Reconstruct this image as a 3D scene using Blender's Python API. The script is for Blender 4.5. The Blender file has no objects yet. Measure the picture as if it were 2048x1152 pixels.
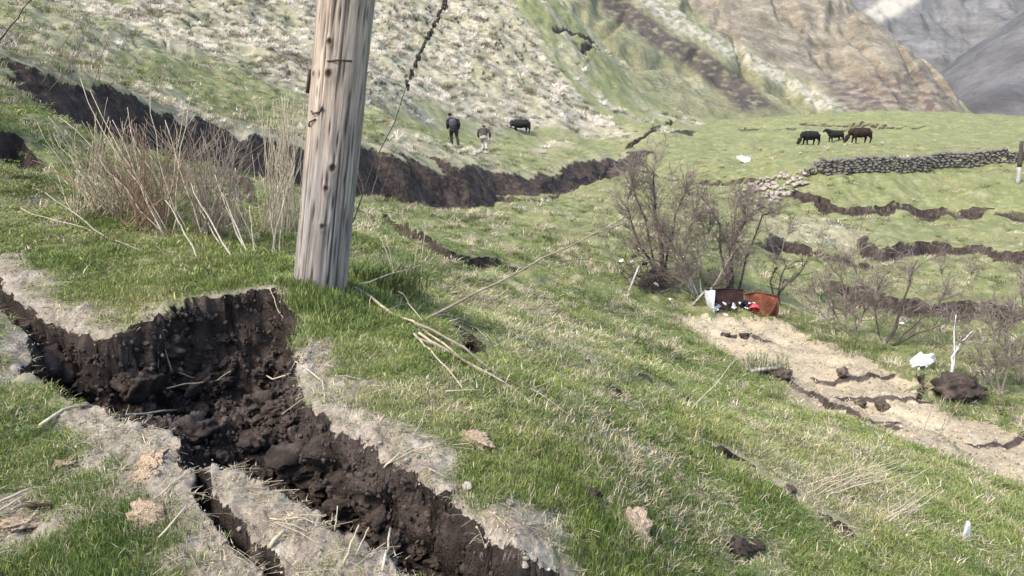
import bpy, bmesh, math, random
import numpy as np
from mathutils import Vector, Matrix, Euler
from mathutils.bvhtree import BVHTree

random.seed(7); np.random.seed(7)
SC = bpy.context.scene
COL = SC.collection

# ------------------------------------------------------------------ camera, sky, sun, exposure
F = 1500.0; PITCH = math.radians(13.2); CAMZ = 8.0
cam_d = bpy.data.cameras.new('camera'); cam = bpy.data.objects.new('camera', cam_d); COL.objects.link(cam)
cam_d.sensor_width = 36.0; cam_d.lens = 36.0 * F / 2048.0
cam_d.clip_start = 0.05; cam_d.clip_end = 6000.0
cam.location = (0, 0, CAMZ); cam.rotation_euler = (math.pi / 2 - PITCH, 0, 0)
SC.camera = cam

TO_SUN = Vector((-0.62, -0.48, 0.92)).normalized()
world = bpy.data.worlds.new('World'); SC.world = world; world.use_nodes = True
wn = world.node_tree; wn.nodes.clear()
wo = wn.nodes.new('ShaderNodeOutputWorld'); wb = wn.nodes.new('ShaderNodeBackground'); ws = wn.nodes.new('ShaderNodeTexSky')
ws.sky_type = 'NISHITA'; ws.sun_disc = False
ws.sun_elevation = math.asin(TO_SUN.z); ws.sun_rotation = math.atan2(TO_SUN.x, TO_SUN.y)
ws.air_density = 1.0; ws.dust_density = 5.0; ws.ozone_density = 1.0; ws.altitude = 1200
wb.inputs['Strength'].default_value = 0.15
wn.links.new(ws.outputs[0], wb.inputs[0]); wn.links.new(wb.outputs[0], wo.inputs[0])
sun_d = bpy.data.lights.new('sun', 'SUN'); sun_d.energy = 1.45; sun_d.angle = math.radians(14.0); sun_d.color = (1.0, 0.96, 0.89)
sun = bpy.data.objects.new('sun', sun_d); COL.objects.link(sun)
sun.rotation_euler = (-TO_SUN).to_track_quat('-Z', 'Y').to_euler(); sun.location = (-20, -15, 40)
SC.view_settings.view_transform = 'Standard'; SC.view_settings.look = 'None'
SC.view_settings.exposure = 1.82; SC.view_settings.gamma = 1.0; SC.view_settings.use_curve_mapping = False

SC.cycles.max_bounces = 4; SC.cycles.diffuse_bounces = 2; SC.cycles.glossy_bounces = 1; SC.cycles.transmission_bounces = 2; SC.cycles.caustics_reflective = False; SC.cycles.caustics_refractive = False

# ------------------------------------------------------------------ pixel rays (photo pixels 2048 x 1152)
CP, SP = math.cos(PITCH), math.sin(PITCH)
def ray(px, py):
    u = (px - 1024.0) / F; v = (576.0 - py) / F
    return np.stack([u + 0 * v, CP + SP * v + 0 * u, -SP + CP * v + 0 * u], -1)
def at(px, py, Y):
    d = ray(np.float64(px), np.float64(py)); return Vector(d * (Y / d[1])) + Vector((0, 0, CAMZ))

# ------------------------------------------------------------------ noise
def _hash(ix, iy, seed):
    h = (ix.astype(np.int64) * 374761393 + iy.astype(np.int64) * 668265263 + seed * 974634777) & 0x7fffffff
    h = ((h ^ (h >> 13)) * 1274126177) & 0x7fffffff
    return ((h ^ (h >> 16)) & 0xffff) / 65535.0
def perlin(x, y, seed=0):
    x0 = np.floor(x); y0 = np.floor(y); fx = x - x0; fy = y - y0
    u = fx * fx * fx * (fx * (fx * 6 - 15) + 10); v = fy * fy * fy * (fy * (fy * 6 - 15) + 10)
    def g(ix, iy, dx, dy):
        a = _hash(ix, iy, seed) * 2 * np.pi
        return np.cos(a) * dx + np.sin(a) * dy
    a = g(x0, y0, fx, fy); b = g(x0 + 1, y0, fx - 1, fy); c = g(x0, y0 + 1, fx, fy - 1); d = g(x0 + 1, y0 + 1, fx - 1, fy - 1)
    return 1.5 * (a + u * (b - a) + v * (c - a + u * (a - b - c + d)))
def fbm(x, y, octv=4, seed=0, gain=0.5, lac=2.03):
    s = 0; a = 1.0
    for i in range(octv):
        s = s + a * perlin(x, y, seed + i * 17); x = x * lac + 11.3; y = y * lac - 7.7; a *= gain
    return s
def sstep(a, b, x):
    t = np.clip((x - a) / (b - a), 0, 1); return t * t * (3 - 2 * t)
def cell(x, y, seed=0):
    """distance to nearest jittered cell centre (lumpy clods)"""
    x0 = np.floor(x); y0 = np.floor(y); best = np.full(np.shape(x), 9.0); idv = np.zeros(np.shape(x))
    for i in (-1, 0, 1):
        for j in (-1, 0, 1):
            cx = x0 + i; cy = y0 + j
            jx = cx + _hash(cx, cy, seed); jy = cy + _hash(cx, cy, seed + 5)
            d = np.hypot(x - jx, y - jy); m = d < best
            best = np.where(m, d, best); idv = np.where(m, _hash(cx, cy, seed + 9), idv)
    return best, idv

# ------------------------------------------------------------------ smooth base surfaces through points seen in the photo
class Surf:
    def __init__(s, pts, world_pts=(), reg=1e-4):
        P = [tuple(at(a, b, Y)) for a, b, Y in pts] + [(x, y, z + CAMZ) for x, y, z in world_pts]
        P = np.array(P); s.q = s.warp(P[:, 0], P[:, 1]); n = len(P)
        K = s.k(np.hypot(s.q[:, None, 0] - s.q[None, :, 0], s.q[:, None, 1] - s.q[None, :, 1])) + reg * np.eye(n)
        A = np.zeros((n + 3, n + 3)); A[:n, :n] = K; A[:n, n] = 1; A[:n, n + 1:] = s.q
        A[n, :n] = 1; A[n + 1:, :n] = s.q.T
        s.c = np.linalg.solve(A, np.concatenate([P[:, 2], np.zeros(3)])); s.n = n
    @staticmethod
    def k(r):
        return np.where(r > 1e-9, r * r * np.log(r + 1e-12), 0)
    @staticmethod
    def warp(x, y):
        r = np.hypot(x, y) + 1.0
        return np.stack([np.arctan2(x, y + 1.0) * 1.6, np.log(r)], -1)
    def __call__(s, x, y):
        x = np.asarray(x, float); y = np.asarray(y, float); sh = x.shape
        q = s.warp(x.ravel(), y.ravel()); out = np.empty(len(q))
        for i in range(0, len(q), 40000):
            b = q[i:i + 40000]
            out[i:i + 40000] = s.k(np.hypot(b[:, None, 0] - s.q[None, :, 0], b[:, None, 1] - s.q[None, :, 1])) @ s.c[:s.n] + s.c[s.n] + b @ s.c[s.n + 1:]
        return out.reshape(sh)

DOWN = [(0,1150,2.35),(500,1150,2.35),(1000,1150,2.38),(100,860,3.3),(0,1000,2.75),(350,840,3.35),(600,1000,2.7),
 (-150,480,5.6),(0,548,4.9),(130,650,4.4),(240,655,4.3),(400,592,4.75),(560,580,4.95),(640,590,5.1),(605,640,4.6),(600,780,3.6),(700,870,3.15),
 (840,945,2.85),(1030,1085,2.45),(800,760,3.75),(950,880,3.2),(1080,1000,2.85),(1150,1150,2.5),(1400,1152,3.2),(1700,1152,3.95),(2048,1152,4.75),
 (1300,950,4.0),(1600,950,5.5),(1850,950,7.2),(2048,985,8.0),(1000,700,5.4),(1200,750,6.3),(1400,800,7.6),(1600,850,9),
 (1350,632,16),(1480,720,12.8),(1600,790,11),(1800,880,9.3),(1560,650,16.3),(1700,700,14.3),(1850,770,12.3),(1950,840,10.8),(2048,890,10),
 (900,600,8.5),(800,520,9.5),(720,450,12),(1050,545,13),(830,470,13.5),(1200,570,14.5),(1250,650,12),(1100,640,9.5),
 (950,480,18),(1100,440,24),(1200,400,32),(1250,500,21),(1300,600,16.5),
 (0,190,11),(180,290,13),(350,330,15.5),(560,370,20),(720,400,24),(830,415,26.5),(1040,395,32),(1200,352,43),(1330,268,64),
 (0,270,8.8),(100,300,9.3),(0,380,7),(200,420,7),(300,480,6),(450,420,8),(500,500,6.2),(580,430,9),(400,380,10.5),
 (1600,600,20),(1900,700,15),(2048,800,12),(2048,620,20.5),(1750,600,20.5),(2048,520,26),(1700,500,27),(1500,500,24),(1450,560,19),
 (1600,420,34),(2048,440,34),(1850,400,37),(1620,362,38),(1800,345,39.5),(2040,325,42),(1400,360,42),(1500,330,46),(1680,285,65),(2000,280,64),
 (1400,280,68),(1350,330,50),(1800,232,115),(2048,240,105),(1500,240,110),(1430,246,100)]
DOWN_W = [(-8,3,-.7),(-8,8,.0),(-3,0,-1.6),(0,0,-1.65),(3,0,-3.0),(8,4,-4.9),(14,8,-5.0),(25,15,-5.4),(45,25,-4.6),(70,60,-2.2),(120,110,-1),(60,160,-8),(110,170,-8)]
UP = [(0,148,11.5),(180,185,14),(350,235,17),(560,275,22),(720,290,26),(850,315,28.5),(1000,340,33.5),(1060,352,35.5),(1200,315,45),(1330,260,65),
 (900,290,45),(960,295,44),(1040,265,60),(1200,270,66),(0,0,30),(0,80,19),(200,60,28),(300,0,55),(300,130,27),(450,100,40),(600,0,72),(600,200,34),(600,100,52),
 (750,150,48),(750,230,36),(900,0,95),(900,150,68),(900,230,54),(1100,0,115),(1100,120,90),(1100,220,68),(1200,100,115),(1200,200,85),(1300,205,105),
 (1400,236,108),(1430,246,100),(1500,242,110),(1100,-20,150),(1180,60,150),(1250,120,150),(1350,190,150),(1450,232,150),(1550,248,150)]
UP_W = [(-20,12,3),(-40,30,12),(-60,60,22),(-40,90,24),(0,150,30),(40,180,32),(-10,6,.9)]
z_dn = Surf(DOWN, DOWN_W); z_up = Surf(UP, UP_W)

def hit(px, py, surf):
    """where the ray of a photo pixel meets a smooth surface"""
    px = np.asarray(px, float); py = np.asarray(py, float); d = ray(px, py)
    t = np.geomspace(1.2, 170, 500)[None, :]
    X = d[:, 0:1] * t; Y = d[:, 1:2] * t; Z = CAMZ + d[:, 2:3] * t
    below = Z < surf(X, Y); i = np.argmax(below, 1); i = np.where(below.any(1), np.maximum(i, 1), 499)
    r = np.arange(len(px)); lo = t[0, i - 1]; hi = t[0, i]
    for _ in range(24):
        m = (lo + hi) / 2; b = CAMZ + d[:, 2] * m < surf(d[:, 0] * m, d[:, 1] * m)
        hi = np.where(b, m, hi); lo = np.where(b, lo, m)
    return np.stack([d[:, 0] * hi, d[:, 1] * hi], -1)
def W(pts, surf=None):
    p = np.array(pts, float); return hit(p[:, 0], p[:, 1], surf or z_dn)
def fractal(P, amp, it=4, closed=False, seed=1):
    rng = np.random.RandomState(seed); P = np.array(P)
    for k in range(it):
        Q = np.roll(P, -1, 0) if closed else P[1:]
        A = P if closed else P[:-1]
        d = Q - A; L = np.hypot(d[:, 0], d[:, 1])[:, None]; nrm = np.stack([-d[:, 1], d[:, 0]], -1) / (L + 1e-9)
        M = (A + Q) / 2 + nrm * rng.uniform(-1, 1, (len(A), 1)) * np.minimum(amp, L * 0.3)
        out = np.empty((len(A) + len(M), 2)); out[0::2] = A; out[1::2] = M
        P = out if closed else np.vstack([out, P[-1:]]); amp *= 0.55
    return P
def seg_dist(x, y, P, closed=False):
    """distance to a polyline, signed side (left +), parameter 0..1, nearest point"""
    A = P if closed else P[:-1]; B = np.roll(P, -1, 0) if closed else P[1:]
    NR = np.stack([-(B - A)[:, 1], (B - A)[:, 0]], -1); NR = NR / (np.hypot(NR[:, 0], NR[:, 1])[:, None] + 1e-12)
    L = np.hypot(*(B - A).T); cum = np.concatenate([[0], np.cumsum(L)]); best = np.full(x.shape, 1e9)
    side = np.ones(x.shape); par = np.zeros(x.shape); nx = np.zeros(x.shape); ny = np.zeros(x.shape)
    for i in range(len(A)):
        dx, dy = B[i] - A[i]; l2 = dx * dx + dy * dy + 1e-12
        t = np.clip(((x - A[i, 0]) * dx + (y - A[i, 1]) * dy) / l2, 0, 1)
        qx = A[i, 0] + t * dx; qy = A[i, 1] + t * dy; d = np.hypot(x - qx, y - qy); m = d < best
        best[m] = d[m]; par[m] = (cum[i] + t[m] * L[i]) / cum[-1]; nx[m] = qx[m]; ny[m] = qy[m]
        n0 = NR[i - 1] if (i > 0 or closed) else NR[i]; n1 = NR[(i + 1) % len(A)] if (i + 1 < len(A) or closed) else NR[i]; tm = t[m]
        ux = np.where(tm <= 0, n0[0] + NR[i, 0], np.where(tm >= 1, n1[0] + NR[i, 0], NR[i, 0])); uy = np.where(tm <= 0, n0[1] + NR[i, 1], np.where(tm >= 1, n1[1] + NR[i, 1], NR[i, 1]))
        side[m] = np.sign(ux * (x[m] - qx[m]) + uy * (y[m] - qy[m]) + 1e-12)
    return best, side, par, nx, ny
def inside(x, y, P):
    c = np.zeros(x.shape, bool); n = len(P)
    for i in range(n):
        x1, y1 = P[i]; x2, y2 = P[(i + 1) % n]
        if y1 == y2: continue
        c ^= ((y1 > y) != (y2 > y)) & (x < (x2 - x1) * (y - y1) / (y2 - y1) + x1)
    return c
def near_box(x, y, P, m):
    return (x > P[:, 0].min() - m) & (x < P[:, 0].max() + m) & (y > P[:, 1].min() - m) & (y < P[:, 1].max() + m)

# ---- main scarp: the edge of the higher, unbroken ground
SCARP_TOP = [tuple(at(a, b, Y))[:2] for a, b, Y in [(-260,95,9.4),(0,148,11.5),(90,165,12.7),(180,185,14),(350,235,17),(450,255,19.3),(560,275,22),(720,290,26),(850,315,28.5),
   (930,335,31),(1000,338,33.5),(1060,352,35.5),(1130,335,40),(1200,315,45),(1260,290,53),(1330,260,65),(1380,249,85),(1430,243,108)]]
SCARP = np.vstack([[(-40, 4)], [(-14, 8.2)], SCARP_TOP, [(75, 190)]])
SCARP0 = SCARP; SCARP = fractal(SCARP, 0.55, 4, seed=5)
# ---- the open fissure in front
FISS_PX = [(-150,480),(0,548),(28,585),(50,612),(92,636),(130,650),(190,668),(240,655),(270,636),(300,630),(345,606),(400,592),(470,582),(530,578),(566,590),(590,618),(605,645),
  (598,700),(602,770),(650,832),(700,872),(760,910),(840,948),(900,980),(960,1030),(1030,1085),(1120,1130),(1220,1230),
  (880,1230),(800,1140),(745,1085),(700,1060),(640,1010),(560,965),(500,940),(430,918),(408,935),(360,900),(345,856),(300,832),(230,815),(150,800),(90,762),(40,735),(60,690),(20,640),(-20,612),(-150,560)]
FISS = fractal(W(FISS_PX), 0.045, 4, closed=True, seed=11)
HOLES = [(FISS, fractal(W(FISS_PX), .02, 1, True, 3), 0.70, 0.24)]
# ---- steps (small scarps facing the viewer): pixels of the top edge left to right, drop m, decay m, face width
def steps():
    L = []
    def s(px, A, L_, w, seed, ja=0.12, taper=0.12):
        L.append((fractal(W(px), ja * .8, 3, seed=seed), A, L_, w * 1.15, taper))
    s([(1580,378),(1640,392),(1690,412),(1740,408),(1800,408),(1880,414),(1950,416),(2048,428),(2200,440)], .5, 2.2, .2, 21, .2, .04)
    s([(1735,468),(1760,497),(1800,486),(1850,478),(1930,484),(2048,506),(2200,520)], .85, 2.4, .3, 22, .2, .05)
    s([(1500,488),(1530,474),(1570,470),(1620,482),(1690,500),(1750,505)], .9, 1.8, .35, 23, .25, .12)
    s([(1640,560),(1800,594),(1900,600),(2048,618),(2200,630)], .85, 2.0, .25, 24, .15, .1)
    s([(1380,362),(1430,358),(1500,356),(1570,352)], .45, 2.0, .2, 25, .2)
    s([(1240,322),(1300,345),(1380,362)], .25, 1.5, .2, 26, .2)
    s([(1560,246),(1640,243),(1720,247),(1800,253),(1880,252)], .55, 3, .3, 27, .5)
    s([(1480,254),(1540,257),(1600,259)], .4, 3, .3, 28, .5)
    s([(1655,259),(1690,256),(1740,260)], .5, 2, .3, 30, .4)
    s([(770,430),(820,464),(850,484),(900,513),(960,519),(1000,526),(1065,545)], .34, 1.0, .1, 29, .12)
    s([(860,395),(930,410),(990,396),(1060,402),(1120,380)], .45, 1.3, .25, 41, .3)
    s([(1060,385),(1110,372),(1160,362),(1220,345)], .5, 1.6, .3, 42, .3)
    s([(-180,255),(0,271),(40,279),(62,300),(66,318),(86,332),(96,366)], .55, 1.3, .10, 33, .06, .02)
    s([(398,360),(440,352),(500,372),(545,420),(575,462)], .42, .7, .12, 34, .06, .15)
    s([(1440,720),(1500,735),(1560,742),(1600,765),(1650,790),(1700,815),(1760,838),(1830,862)], .20, .55, .08, 31, .1)
    s([(1425,662),(1460,670),(1500,672),(1530,680),(1562,684)], .085, .4, .05, 53, .05, .2)
    s([(1605,745),(1640,752),(1690,758),(1730,754),(1795,752)], .085, .4, .05, 54, .05, .2)
    s([(1640,780),(1700,789),(1760,792),(1820,797),(1885,804)], .085, .4, .05, 55, .05, .2)
    s([(1690,826),(1750,830),(1805,834)], .085, .4, .05, 56, .05, .2)
    s([(1905,884),(1970,882),(2048,874),(2120,866)], .085, .4, .05, 57, .05, .2)
    return L
STEPS = steps()
# ---- narrow open cracks: pixels, half width m, depth m
def cracks():
    L = []
    def c(px, hw, dep, seed, amp=.03, surf=None):
        L.append((fractal(W(px, surf), amp, 4, seed=seed), hw, dep))
    c([(392,930),(404,960),(420,1000),(445,1032),(482,1070),(520,1102),(548,1150),(575,1210)], .032, .4, 51, .02)
    c([(770,430),(820,466),(850,487),(900,517),(960,523),(1000,530),(1062,547)], .13, .35, 52, .1)
    c([(1835,752),(1850,775),(1835,798)], .025, .12, 58, .06)
    c([(1395,878),(1420,897),(1455,910),(1500,936),(1535,966),(1595,996)], .065, .18, 59, .05)
    c([(895,640),(930,665),(950,690),(925,700)], .08, .22, 61, .06)
    c([(1640,1030),(1690,1060),(1710,1080)], .06, .15, 62, .03)
    c([(1110,62),(1150,68),(1185,85),(1188,98),(1160,104)], .35, .5, 63, .6, z_up)
    c([(1250,290),(1300,268),(1345,256)], .35, .6, 64, .5)
    c([(1590,382),(1640,394),(1690,414)], .12, .35, 65, .2)
    c([(1455,1085),(1480,1105),(1500,1120)], .06, .14, 66, .03)
    return L
CRACKS = cracks()
# ---- patches, photo outlines laid on the ground
def poly(px, surf=None): return W(px, surf)
DIRT = [poly(p) for p in [
  [(585,690),(640,688),(668,745),(735,768),(760,830),(830,895),(900,930),(980,985),(1075,1030),(1140,1152),(1140,1240),(1000,1200),(600,800)],
  [(140,795),(240,810),(350,830),(420,915),(520,930),(640,1000),(800,1130),(900,1240),(520,1240),(440,1150),(350,1040),(262,960),(240,900),(150,870)],
  [(-100,480),(0,512),(60,525),(85,590),(150,612),(230,640),(240,660),(190,672),(60,640),(-60,590)],
  [(0,660),(30,640),(60,700),(20,740),(-40,700)],
  [(-40,985),(60,985),(100,1010),(50,1070),(-40,1080)]]]
STRAWP = [poly(p) for p in [   # matted pale dry grass on the slope
  [(860,560),(1000,540),(1150,640),(1250,760),(1300,860),(1150,880),(1000,740)],
  [(1560,880),(1700,900),(1760,1020),(1700,1152),(1550,1152),(1500,1000)],
  [(1500,420),(1640,430),(1760,470),(1700,490),(1560,475)]]]
SOILP = [poly(p) for p in [
  [(1215,770),(1250,752),(1320,752),(1335,775),(1290,790),(1240,795)],
  [(1340,800),(1365,795),(1390,812),(1360,822)],
  [(1430,1085),(1490,1075),(1530,1110),(1480,1130)],
  [(1540,965),(1590,985),(1600,1005),(1560,995)],
  [(1685,1070),(1740,1085),(1730,1100)],
  [(1120,930),(1180,960),(1210,1030),(1170,1040)],
  [(1518,500),(1560,484),(1600,500),(1590,530),(1530,528)]]]
PATH_PX = [(1345,630),(1410,636),(1480,640),(1558,648),(1610,672),(1690,700),(1780,748),(1850,790),(1880,822),(1940,838),(2010,866),(2140,905),
  (2200,1075),(2048,990),(1960,958),(1870,912),(1790,888),(1690,845),(1625,810),(1560,782),(1510,745),(1475,712),(1400,675)]
PATH = fractal(W(PATH_PX), 0.32, 4, closed=True, seed=70)
HILLSTRAW = W([(60,-5),(180,40),(330,95),(480,140),(620,190),(760,205),(860,235),(960,245),(1040,262),(1160,268),(1265,268),(1180,215),(1120,150),(1075,80),(1010,-5),(900,-60),(300,-60)], z_up)

def polysoft(x, y, P, soft):
    out = np.full(x.shape, -soft * 4.0); m = near_box(x, y, P, soft * 4)
    if m.any():
        d = seg_dist(x[m], y[m], P, True)[0]; out[m] = np.where(inside(x[m], y[m], P), d, -d)
    return out      # signed distance, + inside

def terrain(x, y):
    """-> z, dx, dy (sideways shift of undercut walls), masks"""
    x = np.asarray(x, float).ravel(); y = np.asarray(y, float).ravel(); r = np.hypot(x, y)
    zd = z_dn(x, y); zu = z_up(x, y)
    # hummocks
    hum = 0.05 * fbm(x * 1.3, y * 1.3, 4, 3) + np.clip(r / 60, 0, 1) * (0.35 * fbm(x * .22, y * .22, 4, 9)) + np.clip((r - 5) / 12, 0, 1) * .10 * fbm(x * .6, y * .6, 4, 31)
    rough_ = sstep(5, 11, r) * (1 - sstep(45, 60, r)); hum = hum + rough_ * (.07 * fbm(x * 1.7, y * 1.7, 3, 35) + .10 * np.abs(fbm(x * .8 + .3 * y, y * .8, 3, 36)))
    flat = sstep(2.0, 6.0, r)
    hum = hum * (.45 + .55 * flat)
    d, side, par, _, _ = seg_dist(x, y, SCARP0); s = d * side; m = d < 4
    if m.any(): d, side, par, _, _ = seg_dist(x[m], y[m], SCARP); s[m] = d * side
    w = np.clip(.05 * r, .3, 1.3) * (1 + .5 * perlin(x * .5, y * .5, 77)); s = s + .22 * fbm(x * .7, y * .7, 3, 78) * np.clip(r / 20, .3, 1.2)
    S = sstep(-1, 0, s / w); fade = np.clip((95 - r) / 25, 0, 1)
    # rough terracettes on the upper hillside
    ridge = np.abs(fbm(x * .16 + .1 * y, y * .10, 4, 40)); terr = .55 * ridge + .16 * fbm(x * .9, y * .5, 3, 43)
    terr = terr * np.clip((zu - CAMZ) / 6 + .15, 0, 1.4)
    wx_ = x + 2.2 * perlin(x * .12, y * .12, 45); wy_ = y + 2.2 * perlin(x * .12, y * .12, 46); q_ = wx_ * .55 + wy_ * .30
    rl = np.abs(fbm(q_ * 1.05, (wy_ - wx_ * .5) * .13, 3, 47)); rl2 = np.abs(fbm(wx_ * .25, wy_ * .3, 3, 48)); rill = (1 - sstep(0, .16, rl)) + .35 * (1 - sstep(0, .10, rl2))
    terr = terr - .16 * np.clip(rill, 0, 1) * np.clip((zu - CAMZ) / 4 + .3, 0, 1)
    z = zd + (zu + terr - zd) * S + hum
    face = np.where((S > .04) & (S < .97), 1.0, 0.0) * sstep(.12, .35, zu - zd) * fade
    lip_up = np.exp(-np.abs(s) / .35) * (s > 0) * sstep(.12, .35, zu - zd) * fade
    z = z - face * .12 * np.abs(fbm(x * 2.2, y * 2.2, 3, 80))
    soil = face.copy(); dirt = .6 * lip_up; straw = np.zeros_like(x); ox = np.zeros_like(x); oy = np.zeros_like(x)
    # steps
    for P, A, L, fw, tp in STEPS:
        m = near_box(x, y, P, L * 4)
        if not m.any(): continue
        dd, sd, pr, qx, qy = seg_dist(x[m], y[m], P); sg = -dd * sd        # right of the line = nearer side
        sp_ = dd < .0030 * r[m]; ox[m] += np.where(sp_, qx - x[m], 0); oy[m] += np.where(sp_, qy - y[m], 0); sg = np.where(sp_, 0, sg)
        end = sstep(0, tp, pr) * sstep(0, tp, 1 - pr) * (0.75 + .5 * perlin(pr * 14, pr * 3, 5)); 
        k = A * end * np.exp(-np.maximum(sg, 0) / L) * sstep(0, fw, sg)
        inend = (pr > 1e-4) & (pr < 1 - 1e-4); k = k * inend
        z[m] -= k
        soil[m] = np.maximum(soil[m], np.where(inend, np.where((sg > .0) & (sg < np.maximum(fw * 1.1, .0075 * r[m])), sstep(.08, .3, end), np.where(sp_, .06, 0)), 0))
    # narrow cracks
    for P, hw, dep in CRACKS:
        m = near_box(x, y, P, hw * 6)
        if not m.any(): continue
        dd, sd, pr, qx, qy = seg_dist(x[m], y[m], P); sp_ = (dd < .0030 * r[m]) & (r[m] > 4); ox[m] += np.where(sp_, qx - x[m], 0); oy[m] += np.where(sp_, qy - y[m], 0); dd = np.where(sp_, 0, dd); ww = hw * (np.minimum(1, 6 * np.minimum(pr, 1 - pr) + .3)) * (1 + .3 * perlin(pr * 13, pr * 9, 15))
        k = 1 - sstep(.55, 1.0, dd / ww); z[m] -= dep * k; soil[m] = np.maximum(soil[m], sstep(.02, .3, k))
    # open holes with steep, partly undercut walls
    for hi_, (P, PS, dep, ww) in enumerate(HOLES):
        m = near_box(x, y, P, .4)
        if not m.any(): continue
        xm, ym = x[m], y[m]
        d2, _, p2, qx2, qy2 = seg_dist(xm, ym, PS, True); i2 = inside(xm, ym, PS); qx, qy = qx2.copy(), qy2.copy(); dd = d2.copy(); ins = i2.copy(); e = d2 < .16
        if e.any(): dd[e], _, _, qx[e], qy[e] = seg_dist(xm[e], ym[e], P, True); ins[e] = inside(xm[e], ym[e], P)
        sg = np.where(ins, dd, -dd)
        snap = dd < .0032 * r[m]; ox[m] += np.where(snap, qx - xm, 0); oy[m] += np.where(snap, qy - ym, 0)
        ins = ins & ~snap; sg = np.where(snap, 0, sg)
        qx, qy = qx2, qy2; kk = sstep(0, .07, sg); sw = np.maximum((1 - kk) * sg + kk * np.where(i2, d2, .0), 0); dd = d2
        t = np.clip(sw / ww, 0, 1); lum, lid = cell(xm * 5.5, ym * 5.5, 8); lum2, _ = cell(xm * 13, ym * 13, 18)
        D = dep * (1 + .25 * fbm(xm * 1.6, ym * 1.6, 2, 66))
        if hi_ == 0:       # a slumped block of soil fills part of the wide end
            blk = np.exp(-(((xm - BLK[0]) / .40) ** 2 + ((ym - BLK[1]) / .30) ** 2) ** 1.5); blk2 = np.exp(-(((xm - BLK[0] - .35) / .45) ** 2 + ((ym - BLK[1] - .45) / .35) ** 2) ** 1.5)
            D = D * (1 - .70 * blk) * (1 - .35 * blk2 * (1 - blk))
        prof = 1 - (1 - t) ** 1.7
        k = D * prof; rough = (.5 - lum) * .16 * (.4 + lid) + (.4 - lum2) * .06 + .06 * fbm(xm * 9, ym * 9, 4, 21)
        z[m] += np.where(ins, -k + rough * sstep(.15, .6, t), 0)
        nx = (xm - qx) / (dd + 1e-6); ny = (ym - qy) / (dd + 1e-6)
        per = p2 * 9.0; dz_ = k * 5
        und = -.10 * np.sin(np.pi * np.clip(t * 1.25, 0, 1)) * np.clip(.45 + 1.1 * perlin(xm * 2.2, ym * 2.2, 4), 0, 1) + (.07 * fbm(per * 3.1, dz_ * 1.3, 3, 14) + .03 * fbm(per * 11, dz_ * 5, 2, 15)) * sstep(0, .25, t)
        l3, i3 = cell(per * 6.5 + .4 * k, k * 7.5, 88); l4, _ = cell(per * 17, k * 17, 89); und = und + ((.45 - l3) * .17 * (.4 + i3) + (.4 - l4) * .05) * sstep(0, .15, t)
        ox[m] += np.where(ins, nx * und, 0); oy[m] += np.where(ins, ny * und, 0)
        soil[m] = np.maximum(soil[m], np.where(sg > .002, 1, np.where(snap, .06, 0)))
        if hi_ == 0:       # lips crumble and lie bare
            dirt[m] = np.maximum(dirt[m], .7 * sstep(-.10, .0, sg + .09 * fbm(xm * 6, ym * 6, 3, 33)) * sstep(-.35, .35, fbm(xm * 1.7, ym * 1.7, 2, 37)) * ~ins)
            z[m] += np.where(~ins, -.02 * np.exp(sg / .05) + .02 * fbm(xm * 14, ym * 14, 3, 34) * np.exp(sg / .2), 0)
    nz = fbm(x * 3.1, y * 3.1, 4, 61); nz2 = fbm(x * 11, y * 11, 3, 67)
    for P in DIRT:
        sg = polysoft(x, y, P, .12); dirt = np.maximum(dirt, sstep(-.08, .08, sg + .13 * nz + .05 * nz2 + .035))
    for P in SOILP:
        sg = polysoft(x, y, P, .25); k = sstep(-.02, .2, sg + .22 * nz) * .62 * (.6 + .4 * sstep(-.2, .3, fbm(x * 7, y * 7, 3, 69))); soil = np.maximum(soil, k); z = z - k * .10 * (.5 + np.abs(fbm(x * 5, y * 5, 3, 63)))
    nb = fbm(x * .9, y * .9, 4, 62)
    for P in STRAWP:
        sg = polysoft(x, y, P, 1.0); straw = np.maximum(straw, .38 * sstep(-.6, .6, sg + 1.0 * nb))
    sg = polysoft(x, y, PATH, .3); path = sstep(-.10, .10, sg + .28 * nz)
    z = z - .05 * path * (1 - soil)
    # pale dry grass of the upper hillside
    hn = fbm(x * .13, y * .13, 4, 64); sgh = polysoft(x, y, HILLSTRAW, 4.0); up = S > .5
    hs = sstep(-1.5, 2.0, sgh + 1.6 * hn) * (.50 + .5 * sstep(-.5, .55, fbm(x * .28 + y * .12, y * .16, 4, 65)))
    hs = hs * (1 - .55 * np.clip(rill, 0, 1)); band = np.exp(-np.maximum(sgh, 0) / 4.0) * sstep(-1.5, 1.0, sgh); hs = np.maximum(hs, band * sstep(-.6, .2, hn + .25))
    hz_ = np.clip(rill, 0, 1) * sstep(0, 1.5, sgh + 1.2 * hn) * up; soil = np.maximum(soil, .40 * hz_ * (.6 + .4 * sstep(-.3, .3, fbm(x * .5, y * .5, 2, 49))))
    straw = np.where(up, np.maximum(straw, np.maximum(hs, .5 * sstep(-.15, .6, fbm(x * .2, y * .09, 4, 68)))), straw)
    z = z + .012 * fbm(x * 7, y * 7, 3, 90) * (1 - .5 * path) + dirt * (.012 * fbm(x * 22, y * 22, 3, 91)) * (r < 8)
    return z, ox, oy, np.clip(soil, 0, 1), np.clip(dirt, 0, 1), np.clip(straw, 0, 1), path, up
BLK = W([(370, 790)])[0]

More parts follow.
